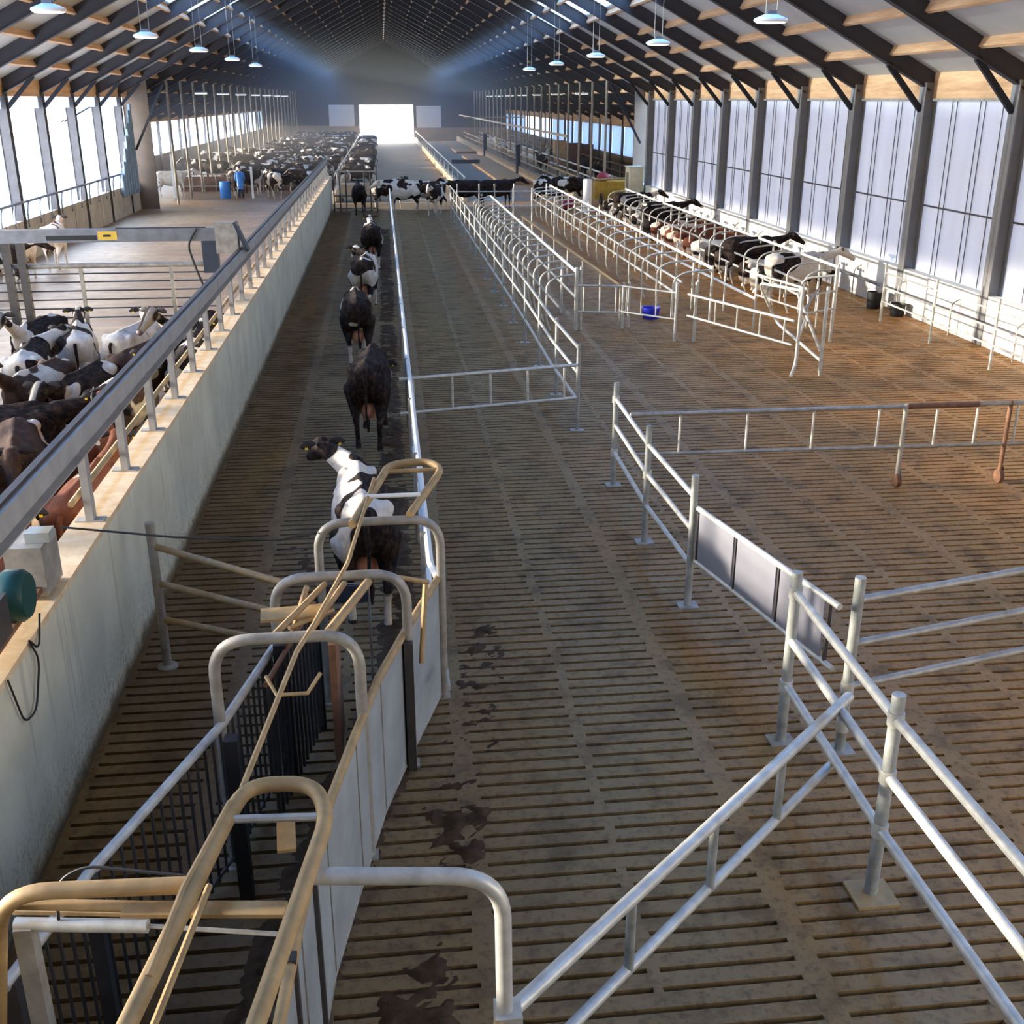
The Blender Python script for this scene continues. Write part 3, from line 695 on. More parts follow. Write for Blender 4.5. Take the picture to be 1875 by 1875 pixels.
# ------------------------------------------------------------------ cubicle rows
def loop_pts(xh, xr, zt, zb, kind=0):                 # divider loop: head end xh, rear end xr
    s = 1 if xh > xr else -1
    if kind == 0:
        return bend([(xh, 0, zt), (xr + s * .25, 0, zt - .06), (xr, 0, zt - .22), (xr, 0, zb + .25), (xr + s * .1, 0, zb)], .2, 5)
    return bend([(xh, 0, zt), (xr + s * .1, 0, zt - .02), (xr, 0, zb), (xh - s * .4, 0, zb), (xh, 0, zb - .12)], .22, 6)
def row(name, label, xh, xr, y0, y1, step, zt, mats, kind=0, neck=True, lower=None, postevery=3, grp='rows of cubicle dividers', headpost=False):
    t_ = thing(name, label, 'stall row', (xh, y0, 0), grp)
    if neck: MB().tube([(0, 0, zt + .03), (0, y1 - y0, zt + .03)], .036, 10).build('neck_rail', mats[0], t_)
    if lower: 
        for (dx, z) in lower: MB().tube([(dx, 0, z), (dx, y1 - y0, z)], .03, 8).build('lower_rail', mats[1], t_)
    n = int((y1 - y0) / step) + 1
    me = MB().tube(loop_pts(0, xr - xh, zt, .42 if kind else 0.0, kind), .024, 8).mesh('divider', mats[1])
    pm = MB().tube([(0, 0, 0), (0, 0, zt + .1)], .034, 8).mesh('post', mats[1])
    for i in range(n):
        o = bpy.data.objects.new('divider', me); C.objects.link(o); o.parent = t_; o.location = (0, i * step, 0)
        if i % postevery == 0 or kind:
            o = bpy.data.objects.new('post', pm); C.objects.link(o); o.parent = t_; o.location = (0, i * step, 0)
    return t_
row('cubicle_row', 'row of curved steel cubicle loops nearest the lane fence', 4.45, 3.72, 25.6, 47.5, 1.15, 1.34, ('white_paint', 'galvanised'), 0, True, [(-.02, .78), (-.42, .55)], 2)
MBt = thing('tan_barrier', 'single tan rail on posts beside the nearest cubicle row', 'barrier', (5.45, 25.3, 0))
MB().tube([(0, 0, 1.08), (-.35, 16.5, 1.08)], .036, 10).build('rail', 'dusty_tan_pipe', MBt)
for i in range(8): MB().tube([(-.05 * i, 2.3 * i, 0), (-.05 * i, 2.3 * i, 1.08)], .03, 8).build('post', 'galvanised_dull', MBt)
row('cubicle_row', 'middle row of curved steel cubicle loops between two aisles', 7.95, 6.98, 26.3, 54.0, 1.7, 1.28, ('white_paint', 'galvanised'), 0, True, [(-.75, .98), (-.9, .72)], 1)
row('cubicle_row', 'row of cubicle loops holding the lying cows along the right wall', 11.05, 10.2, 26.0, 51.0, 1.18, 1.3, ('white_paint', 'galvanised'), 0, True, [(-.8, .95), (-.8, .6)], 1)
MBs = thing('slanting_rail', 'pale rail on posts along the aisle before the cubicles of the lying cows', 'barrier', (8.75, 25.3, 0))
MB().tube([(0, 0, .72), (-.25, 9, .72), (-.4, 24, .72)], .034, 8).build('rail', 'white_paint', MBs)
for i in range(10): MB().tube([(-.02 * i, 2.4 * i, 0), (-.02 * i, 2.4 * i, 1.25)], .028, 8).build('post', 'galvanised', MBs)
# gates and posts at the near ends of the rows
two_rail_gate('row_end_gate', 'small gate closing the end of the nearest cubicle row', (4.45, 25.4), (5.45, 25.2), 1.1, .48, 3, r=.02)
two_rail_gate('row_end_gate', 'small gate left of the blue tub, between tan rail and passage post', (5.45, 25.2), (6.5, 24.1), 1.1, .5, 4, r=.02)
two_rail_gate('passage_gate', 'slanting two-rail gate in front of the middle cubicles', (6.7, 23.9), (7.95, 20.6), 1.1, .62, 5, r=.024)
two_rail_gate('passage_gate', 'two-rail gate in front of the cubicles of the lying cows', (8.75, 25.3), (9.15, 23.1), 1.3, .82, 3, r=.024)
def posts(name, label, lst, h, r=.036):
    t_ = thing(name, label, 'post', (lst[0][0], lst[0][1], 0))
    for (x, y) in lst: MB().tube([(x - lst[0][0], y - lst[0][1], 0), (x - lst[0][0], y - lst[0][1], h)], r, 10).build('post', 'galvanised', t_)
    return t_
posts('twin_posts', 'pair of tall steel posts at the end of the nearest cubicle row', [(4.42, 25.55), (4.55, 25.6)], 1.5)
posts('twin_posts', 'pair of thin posts just left of the blue tub', [(5.6, 25.7), (5.75, 25.75)], 1.1)
posts('twin_posts', 'pair of tall posts just right of the blue tub', [(6.48, 24.07), (6.92, 24.02)], 1.35)
pc = thing('curved_foot_divider', 'bent end loops with curved feet at the near end of the middle row', 'divider', (8.05, 20.55, 0))
MB().tube(bend([(-.12, -.1, .0), (0, 0, .25), (0, 0, 1.78)], .15), .036, 10).build('post', 'galvanised', pc)
MB().tube([(.5, -.05, 0), (.5, -.05, 1.78)], .036, 10).build('post', 'galvanised', pc)
MB().tube(bend([(0, 0, 1.7), (0, 2.6, 1.45), (.6, 2.9, .5), (.5, -.05, .3)], .3), .03, 8).build('loop', 'galvanised', pc)
MB().tube([(.05, .4, 1.6), (.48, 0, .5)], .03, 8).build('brace', 'galvanised', pc)
MB().tube([(0, 0, 1.2), (1.5, 2.9, 1.25)], .024, 8).build('rail', 'rail_grey', pc); MB().tube([(0, 0, .75), (1.1, 2.4, .8)], .024, 8).build('rail', 'galvanised', pc)
pd = thing('tall_end_post', 'tall steel post with short rails at the near end of the right cubicles', 'post', (10.03, 23.66, 0))
MB().tube([(0, 0, 0), (0, 0, 1.66)], .04, 10).build('post', 'galvanised', pd)
for z in (1.15, .75): MB().tube([(0, 0, z), (-.85, -.5, z)], .024, 8).build('rail', 'galvanised', pd)
for dx in (-.25, -.5, -.8): MB().tube([(dx, dx * .6, .4), (dx, dx * .6, 1.15)], .02, 8).build('upright', 'galvanised', pd)
MB().tube(bend([(0, 0, 1.5), (-.7, .3, 1.4), (-.7, .3, .6)], .25), .026, 8).build('loop', 'galvanised', pd)
# barrier in front of the right wall
wb = thing('wall_side_barrier', 'three-rail fence with thin posts in front of the white right wall', 'fence', (12.2, 10, 0))
for z in (.5, .85, 1.2): MB().tube([(0, 0, z), (.0, 15.8, z)], .022, 8).build('rail', 'galvanised', wb)
for i in range(7): MB().tube([(0, .1 + 2.62 * i, 0), (0, .1 + 2.62 * i, 1.45)], .032, 8).build('post', 'galvanised', wb)
wb2 = thing('wall_bump_rail', 'single grey rail with short hooks along the foot of the right wall', 'rail', (13.05, 10, 0))
MB().tube([(0, 0, .55), (0, 40, .55)], .03, 8).build('rail', 'rail_grey', wb2)
for i in range(14): MB().tube(bend([(0, 2.8 * i, 0), (0, 2.8 * i, .75), (.2, 2.8 * i, .85)], .1), .02, 6).build('hook', 'galvanised_dull', wb2)

def bucket(name, label, loc, r, h, mat, cat='bucket'):
    t_ = thing(name, label, cat, loc)
    MB().lathe([(r * .8, 0), (r * .85, .02), (r, h), (r * 1.05, h), (r * 1.05, h + .02), (r * .93, h + .02), (r * .78, .03)], (0, 0, 0), 20).build('tub_body', mat, t_)
    MB().tube(bend([(-r, 0, h), (-r, .02, h * 1.25), (r, .02, h * 1.25), (r, 0, h)], .1), .008, 6).build('handle', 'galvanised_dull', t_)
bucket('feed_tub', 'bright blue plastic tub on the floor in the passage', (6.58, 26.86, 0), .23, .26, 'blue_plastic', 'tub')
bucket('rubber_bucket', 'black bucket against the white right wall', (12.8, 27.6, 0), .2, .42, 'black_rubber')
bucket('rubber_bucket', 'black bucket at the wall behind the thin fence, right of the other bucket', (12.95, 26.5, 0), .2, .3, 'black_rubber')

# ------------------------------------------------------------------ pen: far left railing, crowd gate
lr = thing('left_wall_railing', 'grey-green railing with curved struts on top of the left concrete wall', 'railing', (XL + .02, 20, 1.32))
MB().tube([(0, 0, .6), (0, 38.3, .6)], .05, 8).build('top_rail', 'rail_grey', lr)
sm = MB().tube(bend([(0, 0, -.25), (0, 0, .35), (0, .3, .6)], .25), .035, 6).mesh('strut', 'rail_grey')
for i in range(27):
    o = bpy.data.objects.new('strut', sm); C.objects.link(o); o.parent = lr; o.location = (0, .3 + 1.42 * i, 0)
cg = thing('crowd_gate', 'grey crowd gate beam spanning the holding pen with barred gate hanging below', 'gate', (-2.85, 21.9, 0))
MB().box(-9.3, -.35, -.1, .1, 2.66, 2.90).build('beam', 'rail_grey', cg, smooth=False)
MB().box(-.42, .0, -.14, .14, 2.42, 3.0).build('end_housing', 'galvanised_dull', cg, smooth=False)
MB().bar((-.05, 0, 3.0), (.16, 0, 2.45), .3, .05).build('end_bracket', 'plate_blue', cg, smooth=False)
MB().box(-.7, -.4, -.08, .08, 2.05, 2.66).build('carriage', 'plate_blue', cg, smooth=False)
MB().box(-3.55, -2.62, -.105, -.1, 2.7, 2.79).build('dark_decal', 'black_rubber', cg, smooth=False)
MB().box(-2.6, -2.25, -.105, -.1, 2.7, 2.86).build('yellow_decal', 'warning_yellow', cg, smooth=False)
MB().box(-2.50, -2.36, -.108, -.105, 2.76, 2.80).build('decal_mark', 'black_rubber', cg, smooth=False)
MB().box(-2.27, -.6, -.06, .0, 2.9, 2.92).build('cable_tray', 'rail_dark', cg, smooth=False)
MB().tube(bend([(-.75, -.15, 2.9), (-.95, -.15, 2.6), (-.85, -.15, 2.2), (-.72, -.15, 1.8)], .15), .022, 6).build('hose', 'black_rubber', cg)
MB().tube([(-9.3, .1, 2.2), (-.45, .1, 2.2)], .05, 10).build('gate_top_rail', 'galvanised_dull', cg)
for z in (1.55, 1.72, 1.89, 2.05, 1.38, 1.2): MB().tube([(-9.3, .1, z), (-.45, .1, z)], .015, 6).build('gate_bar', 'rail_dark', cg)
for x in (-6.0, -3.05, -1.35, -8.2): MB().box(x - .035, x + .035, .07, .13, 1.0, 2.2).build('gate_upright', 'galvanised_dull', cg, smooth=False)
for x in (-4.35, -4.08): MB().box(x - .07, x + .07, -.06, .06, .3, 2.7).build('support_leg', 'rail_dark', cg, smooth=False)
MB().bar((-4.6, 0, 2.7), (-4.25, 0, 2.1), .08, .06).build('leg_brace', 'rail_grey', cg, smooth=False)

# ------------------------------------------------------------------ lamps
def lamp(loc, zt, label):
    t_ = thing('hanging_lamp', label, 'lamp', loc, 'oval lamps hanging from the roof')
    MB().lathe([(.12, .09), (.2, .06), (.30, .02), (.31, -.01), (.28, -.04)], (0, 0, 0), 24, 1, .75).build('housing', 'lamp_white', t_)
    MB().lathe([(.25, -.055), (.27, -.04)], (0, 0, 0), 24, 1, .75).build('diffuser', 'lamp_glow', t_)
    for x in (-.1, .1): MB().tube([(x, 0, .1), (x, 0, zt - loc[2])], .008, 5).build('wire', 'galvanised_dull', t_)
    MB().box(-.08, .08, -.05, .05, .1, .15).build('driver_box', 'rail_grey', t_, smooth=False)
    return t_
t = NT('lamp_glow', .4); t.col((.9, .9, .86)); t.b.inputs['Emission Color'].default_value = (1, .97, .88, 1); t.b.inputs['Emission Strength'].default_value = 1.6; M['lamp_glow'] = t.m
ords = ['nearest', 'second', 'third', 'fourth', 'fifth']
for i in range(5):
    lamp((-5.75, 21.7 + 8.45 * i, 6.68), zr(-5.75), '%s of the five oval lamps in the left hanging row' % ords[i])
    lamp((6.93, 20.4 + 8.42 * i, 6.52), zr(6.93), '%s of the five oval lamps in the right hanging row' % ords[i])
for i in range(7):
    for x, s in ((-10.6, 'left'), (12.2, 'right')):
        t_ = thing('small_lamp', 'small white lamp on the %s column row deep in the barn' % s, 'lamp', (x, 70 + 10 * i, 5.55), 'small lamps on the %s columns' % s)
        MB().box(-.4, .4, -.12, .12, -.04, .05).build('housing', 'lamp_white', t_, smooth=False)
        MB().box(-.38, .38, -.1, .1, -.06, -.04).build('diffuser', 'lamp_glow', t_, smooth=False)

# ------------------------------------------------------------------ cows
def cow_parts(pose):
    hx, lift, lie = pose
    mb = MB(); T = 0.0
    zc = -.52 if lie else 0.0
    S_ = [(-.86, .07, .10, 1.20), (-.83, .17, .19, 1.15), (-.72, .255, .27, 1.10), (-.56, .285, .33, 1.06), (-.32, .30, .37, 1.01), (0, .345, .41, .97), (.25, .34, .40, .97),
          (.46, .27, .37, 1.0), (.62, .22, .33, 1.04), (.76, .15, .26, 1.09), (.86, .10, .18, 1.14)]
    mb.loft([((0, y, z + zc), w, h, 0) for (y, w, h, z) in S_], 18, 2.3)
    n0 = Vector((0, .66, 1.18 + zc)); n1 = Vector((hx * .4, 1.02, 1.24 + lift * .55 + zc)); n2 = Vector((hx * .85, 1.26, 1.30 + lift + zc))
    mb.loft([((n0.x, n0.y, n0.z), .15, .26, -.35), (((n0 + n1) / 2)[:], .125, .21, -.4), (n1[:], .10, .165, -.4), (n2[:], .085, .12, -.3)], 14, 2.1)
    # head: from poll downwards and forwards
    poll = n2 + Vector((hx * .05, .02, .03)); fw = Vector((hx * .8, 1.0, -.62 if lift > -.3 else -.9)).normalized()
    hd = []
    for (d, w, h) in ((-.06, .075, .09), (.04, .11, .125), (.14, .115, .13), (.27, .085, .105), (.40, .065, .08), (.50, .072, .072), (.55, .05, .05)):
        p = poll + fw * d; hd.append((p[:], w, h, -.5))
    mb.loft(hd, 14, 2.2)
    for sx in (-1, 1):
        mb.ell((sx * .22, -.58, 1.27 + zc), (.09, .13, .09)); mb.ell((sx * .13, -.80, 1.2 + zc), (.05, .06, .06)); mb.ell((sx * .16, .58, 1.12 + zc), (.1, .18, .24))
        mb.ell((sx * .2, -.62, .98 + zc), (.125, .2, .28))
    mb.tube([(0, -.82, 1.27 + zc), (0, -.55, 1.375 + zc), (0, -.2, 1.375 + zc), (0, .2, 1.375 + zc), (0, .5, 1.39 + zc), (0, .75, 1.33 + zc)], [.04, .05, .045, .045, .06, .05], 8)
    if not lie:
        for sx in (-1, 1):
            k = .07 * sx
            mb.tube([(sx * .16, .58, .95), (sx * .17, .60 + k, .70), (sx * .165, .62 + k, .44), (sx * .16, .60 + k, .36), (sx * .16, .60 + k, .14), (sx * .16, .63 + k, .06), (sx * .16, .64 + k, .0)], [.13, .085, .058, .05, .04, .05, .058], 12)
            k = -.09 * sx
            mb.tube([(sx * .2, -.58, 1.0), (sx * .215, -.50 + k * .4, .74), (sx * .20, -.68 + k, .50), (sx * .19, -.74 + k, .46), (sx * .185, -.70 + k, .30), (sx * .18, -.68 + k, .12), (sx * .18, -.66 + k, .0)], [.19, .13, .062, .056, .044, .046, .058], 12)
    else:
        for sx in (-1, 1):
            mb.tube([(sx * .2, -.6, .45), (sx * .34, -.4, .2), (sx * .36, -.62, .08), (sx * .38, -.25, .06)], [.18, .12, .06, .045], 10)
            mb.tube([(sx * .16, .5, .4), (sx * .2, .7, .14), (sx * .2, .45, .07)], [.12, .07, .05], 10)
    return mb, poll, fw, zc
def bake(mb, name, voxel, ratio=1.0):
    tmp = bpy.data.objects.new('tmp', mb.mesh('tmp', None, False)); C.objects.link(tmp)
    m = tmp.modifiers.new('r', 'REMESH'); m.mode = 'VOXEL'; m.voxel_size = voxel; m.use_smooth_shade = True
    m = tmp.modifiers.new('s', 'SMOOTH'); m.factor = .6; m.iterations = 4
    if ratio < 1: m = tmp.modifiers.new('d', 'DECIMATE'); m.ratio = ratio
    dg_ = bpy.context.evaluated_depsgraph_get(); me = bpy.data.meshes.new_from_object(tmp.evaluated_get(dg_)); me.name = name
    me.polygons.foreach_set('use_smooth', [True] * len(me.polygons)); bpy.data.objects.remove(tmp)
    me.materials.append(M['coat_holstein']); return me
POSES = {'straight': (0, .12, 0), 'left': (-.42, .08, 0), 'right': (.42, .08, 0), 'up': (0.05, .36, 0), 'down': (.1, -.42, 0), 'lying': (.12, .05, 1)}
PARTS = {}
ear_me = {}
for s_ in (-1, 1):
    ear_me[s_] = MB().loft([((0, 0, 0), .02, .025, 0), ((0, .01, 0), .02, .025, 0)], 6).mesh('e')
def ear_mesh(sx):
    mb = MB(); base = Vector((0, 0, 0))
    mb.tube([(0, 0, 0), (sx * .06, -.01, .01), (sx * .13, -.02, .0), (sx * .19, -.02, -.02)], [.018, .045, .048, .012], 8)
    for i, v in enumerate(mb.v): mb.v[i] = (v[0], v[1] * .45, v[2])
    return mb.mesh('ear', 'ear_dark')
EAR = {s_: ear_mesh(s_) for s_ in (-1, 1)}
TAG = MB().box(-.016, .016, -.003, .003, -.02, .02).mesh('ear_tag', 'yellow_tag', False)
TAIL = MB().tube([(0, 0, 0), (0, -.05, -.04), (.01, -.07, -.3), (.0, -.06, -.6), (.02, -.05, -.72), (.02, -.05, -.9)], [.03, .03, .02, .017, .035, .012], 8).mesh('tail', 'coat_holstein')
UDD = MB().ell((0, 0, 0), (.15, .17, .14)).ell((.07, .05, -.13), (.018, .018, .04), 6, 4).ell((-.07, .05, -.13), (.018, .018, .04), 6, 4).ell((.06, -.07, -.13), (.018, .018, .04), 6, 4).ell((-.06, -.07, -.13), (.018, .018, .04), 6, 4).mesh('udder', 'udder_pink')
EYE = MB().ell((0, 0, 0), (.016, .02, .02), 8, 6).mesh('eye', 'eye_black')
MUZ = MB().ell((0, 0, 0), (.062, .04, .052), 12, 8).mesh('muzzle', 'muzzle')
HOOF = MB().lathe([(.062, 0), (.058, .04), (.047, .08)], (0, 0, 0), 10, .8, 1).mesh('hoof', 'ear_dark')
HI, LO = {}, {}
for k_, v_ in POSES.items():
    mb, poll, fw, zc = cow_parts(v_); HI[k_] = (bake(mb, 'cow_body', .03), poll, fw, zc)
for k_ in ('straight', 'left', 'down', 'lying'):
    mb, poll, fw, zc = cow_parts(POSES[k_]); LO[k_] = (bake(mb, 'cow_body_far', .045, .35), poll, fw, zc)
def part(name, me, parent, loc, rz=0, rx=0, sc=1):
    o = bpy.data.objects.new(name, me); C.objects.link(o); o.parent = parent; o.location = loc; o.rotation_euler = (rx, 0, rz); o.scale = (sc,) * 3
    return o
def cow(x, y, deg, pose, label, white=.5, seed=None, coatm='coat_holstein', far=False, group=None, sc=1.0, full=True, z=0.0):
    me, poll, fw, zc = (LO if far else HI)[pose]
    o = bpy.data.objects.new('cow', me); C.objects.link(o); o.location = (x, y, z); o.rotation_euler = (0, 0, math.radians(deg)); o.scale = (sc,) * 3
    o['coat_seed'] = float(seed if seed is not None else random.uniform(0, 60)); o['coat_white'] = float(white)
    o.material_slots[0].link = 'OBJECT'; o.material_slots[0].material = M[coatm]
    tag(o, label, 'cow', group)
    yaw = math.atan2(-fw.x, fw.y); lat = Vector((math.cos(yaw), math.sin(yaw), 0))
    for sx in (-1, 1): 
        e = part('ear', EAR[sx], o, poll + lat * sx * .085 + Vector((0, 0, .03)), yaw)
        if full and not far: part('ear_tag', TAG, e, (sx * .12, -.022, -.03), 0)
    if not far:
        tl = part('tail', TAIL, o, (0, -.86, 1.25 + zc) if pose != 'lying' else (0, -.86, .72), 0)
        if pose == 'lying': tl.scale = (1, 1, .7)
        tl['coat_seed'] = o['coat_seed']; tl['coat_white'] = 0.0; tl.material_slots[0].link = 'OBJECT'; tl.material_slots[0].material = M[coatm]
        part('muzzle', MUZ, o, poll + fw * .535, yaw)
        for sx in (-1, 1): part('eye', EYE, o, poll + fw * .17 + lat * sx * .105 + Vector((0, 0, .03)), yaw)
        if full and pose != 'lying':
            part('udder', UDD, o, (0, -.42, .58))
            for sx in (-1, 1):
                part('hoof', HOOF, o, (sx * .16, .645 + .07 * sx, 0)); part('hoof', HOOF, o, (sx * .18, -.655 - .09 * sx, 0))
    return o
def relax(L, bounds, it=160, fixed=()):
    # nudges herd positions apart so that no two animals overlap; L = [[x, y, deg], ...]
    circ = ((-.55, .37), (0.1, .38), (.62, .30), (1.15, .2), (1.6, .16))
    P = [list(p) for p in L]
    for _ in range(it):
        Q = []
        for (x, y, a) in P:
            c, s_ = math.cos(math.radians(a)), math.sin(math.radians(a)); Q.append([(x - s_ * d, y + c * d, r) for d, r in circ])
        for i in range(len(P)):
            fx = fy = 0
            for j in range(len(P)):
                if i == j or abs(P[i][0] - P[j][0]) > 3.4 or abs(P[i][1] - P[j][1]) > 3.4: continue
                for (ax, ay, ar) in Q[i]:
                    for (bx_, by_, br) in Q[j]:
                        dx, dy = ax - bx_, ay - by_; dd = math.hypot(dx, dy) + 1e-6; ov = ar + br - dd
                        if ov > 0: fx += dx / dd * ov * .3; fy += dy / dd * ov * .3
            for (ax, ay, ar) in Q[i]:
                if ax + ar > bounds[1]: fx -= (ax + ar - bounds[1]) * .5
                if ax - ar < bounds[0]: fx += (bounds[0] - ax + ar) * .5
                if ay - ar < bounds[2]: fy += (bounds[2] - ay + ar) * .5
                if ay + ar > bounds[3]: fy -= (ay + ar - bounds[3]) * .5
            P[i][0] += max(-.12, min(.12, fx)); P[i][1] += max(-.12, min(.12, fy))
    return P
# the file walking away down the lane
cow(-.38, 11.05, 4, 'left', 'black and white cow walking out under the far race hoop, white patches on its back', .3, 25.9)
cow(-.36, 17.25, -4, 'down', 'all black cow walking up the lane just beyond the race', .02, 11.3)
cow(-.70, 23.1, 3, 'down', 'dark cow with white hind legs, third in the walking file', .30, 22.2)
cow(-.60, 29.0, -6, 'left', 'white-backed cow with dark rump, fourth in the walking file', .45, 29.6)
cow(-.50, 36.9, 2, 'straight', 'black cow with white shoulders, farthest of the walking file', .3, 18.5)
# cows packed in the holding pen
PEN = [
 (-7.2, 21.0, 8, 'straight', .62, 3.1, 'coat_holstein', 'pale-rumped black cow under the crowd gate at the picture edge'),
 (-5.75, 20.9, 172, 'up', .25, 14.0, 'coat_holstein', 'black cow with a white blaze looking back under the crowd gate'),
 (-4.85, 20.9, 12, 'straight', .55, 17.7, 'coat_holstein', 'black and white cow below the gate upright'),
 (-3.95, 20.2, -14, 'left', .82, 22.3, 'coat_holstein', 'very white cow beside the wall barrier below the crowd gate'),
 (-3.5, 21.2, 158, 'up', .25, 5.5, 'coat_holstein', 'black cow facing the viewer, last below the crowd gate at the wall'),
 (-4.75, 18.9, 6, 'right', .5, 41.0, 'coat_holstein', 'black cow with a white flank in the middle of the pen'),
 (-6.75, 19.2, 22, 'straight', .3, 44.2, 'coat_brown', 'brownish cow with white back edge at the picture edge'),
 (-5.75, 18.4, 14, 'straight', .5, 48.9, 'coat_brown', 'brown-backed cow with cream shoulders in the pen middle'),
 (-5.15, 17.5, 168, 'up', .4, 52.4, 'coat_brown', 'black and white cow with pale face turned to the viewer'),
 (-6.15, 16.9, 196, 'straight', .9, 56.7, 'coat_holstein', 'nearly white cow facing the viewer at the left edge'),
 (-4.1, 18.0, -18, 'straight', .3, 60.2, 'coat_brown', 'grey-brown cow with light back line near the wall'),
 (-4.35, 16.6, 170, 'straight', .25, 66.6, 'coat_holstein', 'dark cow with a white blaze behind the long black cow'),
 (-3.55, 16.4, -8, 'straight', .35, 70.1, 'coat_brown', 'brown and cream cow against the barrier behind the long black cow'),
 (-5.0, 15.2, -80, 'straight', .16, 75.3, 'coat_holstein', 'long black cow standing across the pen with a white shoulder patch'),
 (-5.9, 14.2, 12, 'left', .12, 79.4, 'coat_holstein', 'black cow walking off, just left of the blazed head'),
 (-3.9, 13.9, 196, 'straight', .05, 83.5, 'coat_brown', 'dark brown cow facing the viewer beside the wall barrier'),
 (-4.8, 13.0, 172, 'up', .36, 87.1, 'coat_holstein', 'black cow with a bold white blaze facing the viewer, lower part of the pen'),
 (-6.1, 13.4, 20, 'straight', .1, 91.8, 'coat_holstein', 'black cow cut by the picture edge beside the blazed head'),
 (-4.1, 11.4, 14, 'straight', .12, 95.5, 'coat_holstein', 'black-backed cow walking off between the red cows and the blazed head'),
 (-4.9, 11.3, 15, 'straight', .2, 99.2, 'coat_brown', 'dark brown cow at the left edge below the blazed head'),
 (-3.95, 10.0, 10, 'right', .9, 103.0, 'coat_holstein', 'white cow beside the barrier, lowest in the pen'),
 (-3.25, 14.2, 2, 'straight', .2, 107.4, 'coat_red', 'red-brown cow along the wall seen between barrier posts'),
 (-3.25, 12.1, -3, 'straight', .15, 111.9, 'coat_red', 'second red-brown cow along the wall, nearer'),
 (-3.25, 9.6, 4, 'straight', .45, 115.6, 'coat_red', 'red and white cow along the wall, nearest the drive box'),
 (-6.6, 18.0, 178, 'straight', .5, 119.5, 'coat_holstein', 'black and white cow half hidden at the left edge, pen middle'),
 (-6.9, 15.1, 30, 'straight', .4, 123.1, 'coat_holstein', 'patched cow cut by the left edge behind the black ones'),
 (-3.35, 18.6, 0, 'straight', .4, 127.8, 'coat_holstein', 'patched cow squeezed between wall and white cow'),
 (-5.0, 9.6, -10, 'straight', .1, 131.2, 'coat_holstein', 'dark cow at the lower left corner of the pen'),
]
for (x, y, a), (_, _, _, p, w, sd_, cm, lb) in zip(relax([q[:3] for q in PEN], (-12, -2.97, 8.0, 21.75), 500), PEN): cow(x, y, a, p, lb, w, sd_, cm)
cow(-11.2, 32.6, -78, 'straight', 'dark cow standing below the left end of the crowd gate beam', .2, 140, far=True)
cow(-10.9, 38.0, 5, 'straight', 'brown and white cow at the left wall behind the crowd gate', .6, 144, 'coat_red', far=True)
cow(-11.2, 35.0, 170, 'straight', 'white and brown cow by the left wall railing', .75, 149, 'coat_red', far=True)
# cows crossing at the end of the lanes
CR = [(-1.25, 54.6, 3, 'straight', .06, 'black cow standing in the doorway of the barred gate'), (.1, 57.6, -60, 'left', .3, 'black cow with white face behind the lane fence end'),
      (.9, 55.3, 108, 'straight', .55, 'patched cow facing left at the end of the second lane'), (2.2, 56.4, 75, 'straight', .4, 'black and white cow crossing the end of the second lane'),
      (2.35, 53.9, 166, 'straight', .5, 'patched cow coming down the second lane end'), (4.1, 56.6, 95, 'straight', .05, 'black cow crossing right of the lane side fence'),
      (5.6, 56.9, -85, 'straight', .1, 'black cow behind the first cubicles, facing right'), (8.4, 57.1, -92, 'left', .25, 'black cow behind the middle cubicles'),
      (9.6, 58.6, 88, 'straight', .3, 'dark cow farthest right in the crossing line')]
for (x, y, a, p, w, lb) in CR: cow(x, y, a, p, lb, w, far=True)
# lying and standing cows in the right cubicles
rr = random.Random(11); y = 28.0; i = 0
while y < 50.5:
    cm = 'coat_red' if 35.5 < y < 41.5 else 'coat_holstein'
    lb = 'red-brown cow lying in the right cubicles' if cm == 'coat_red' else 'black and white cow lying in the right cubicles'
    cow(10.9 + rr.uniform(-.1, .15), y + .59, -90 + rr.uniform(-8, 8), 'lying' if rr.random() < .65 else 'straight',
        lb.replace('lying', 'resting'), rr.choice((.1, .25, .4, .6)) if cm != 'coat_red' else .2, None, cm, far=True, group='red-brown cows in the right cubicles' if cm == 'coat_red' else 'black and white cows in the right cubicles', sc=.97, z=.0)
    y += 1.18; i += 1
# the herd in the far left pens
HERD = []
gy = 65.0
while gy < 148:
    xs = [-3.9, -5.9, -7.9] if gy < 90 else [-3.9, -5.8, -7.7, -9.4]
    for x in xs:
        if rr.random() < .08: continue
        HERD.append((x + rr.uniform(-.4, .4), gy + rr.uniform(-.4, .4), rr.choice((-90, 90, -80, 100, 0, 180, 20)) + rr.uniform(-14, 14)))
    gy += 1.75 if gy < 90 else 2.6
for (x, y, a) in relax(HERD, (-11.5, -3.05, 63.9, 151), 160):
    cow(x, y, a, rr.choice(('straight', 'left', 'down', 'straight')), 'black and white cow in the dense herd of the far left pen', rr.choice((.04, .1, .2, .3, .45)), None, far=True, group='herd in the far left pen')
for k in range(14):
    cow(-1.5 + rr.uniform(-.12, .2), 72 + 4.6 * k + rr.uniform(-1.2, 1.2), 92 + rr.uniform(-26, 26), 'down', 'black and white cow eating at the left edge of the feed alley', rr.choice((.1, .3, .5)), None, far=True, group='cows eating at the feed alley') if k % 5 != 4 else None
for (x, y, a, w) in ((-12.1, 66.0, -80, .95), (-11.0, 76.5, 80, .2), (-12.2, 79.0, 100, .35), (-10.0, 83.0, 95, .1), (-9.8, 86.0, 80, .3), (-12.4, 90, 90, .5), (-11.5, 98, 85, .2)):
    lb = 'almost white cow standing at the far left, beside the wall end' if w > .9 else 'dark cow in the loose group of the far left bay'
    cow(x, y, a, 'straight', lb, w, None, far=True, group=None if w > .9 else 'loose cows in the far left bay')
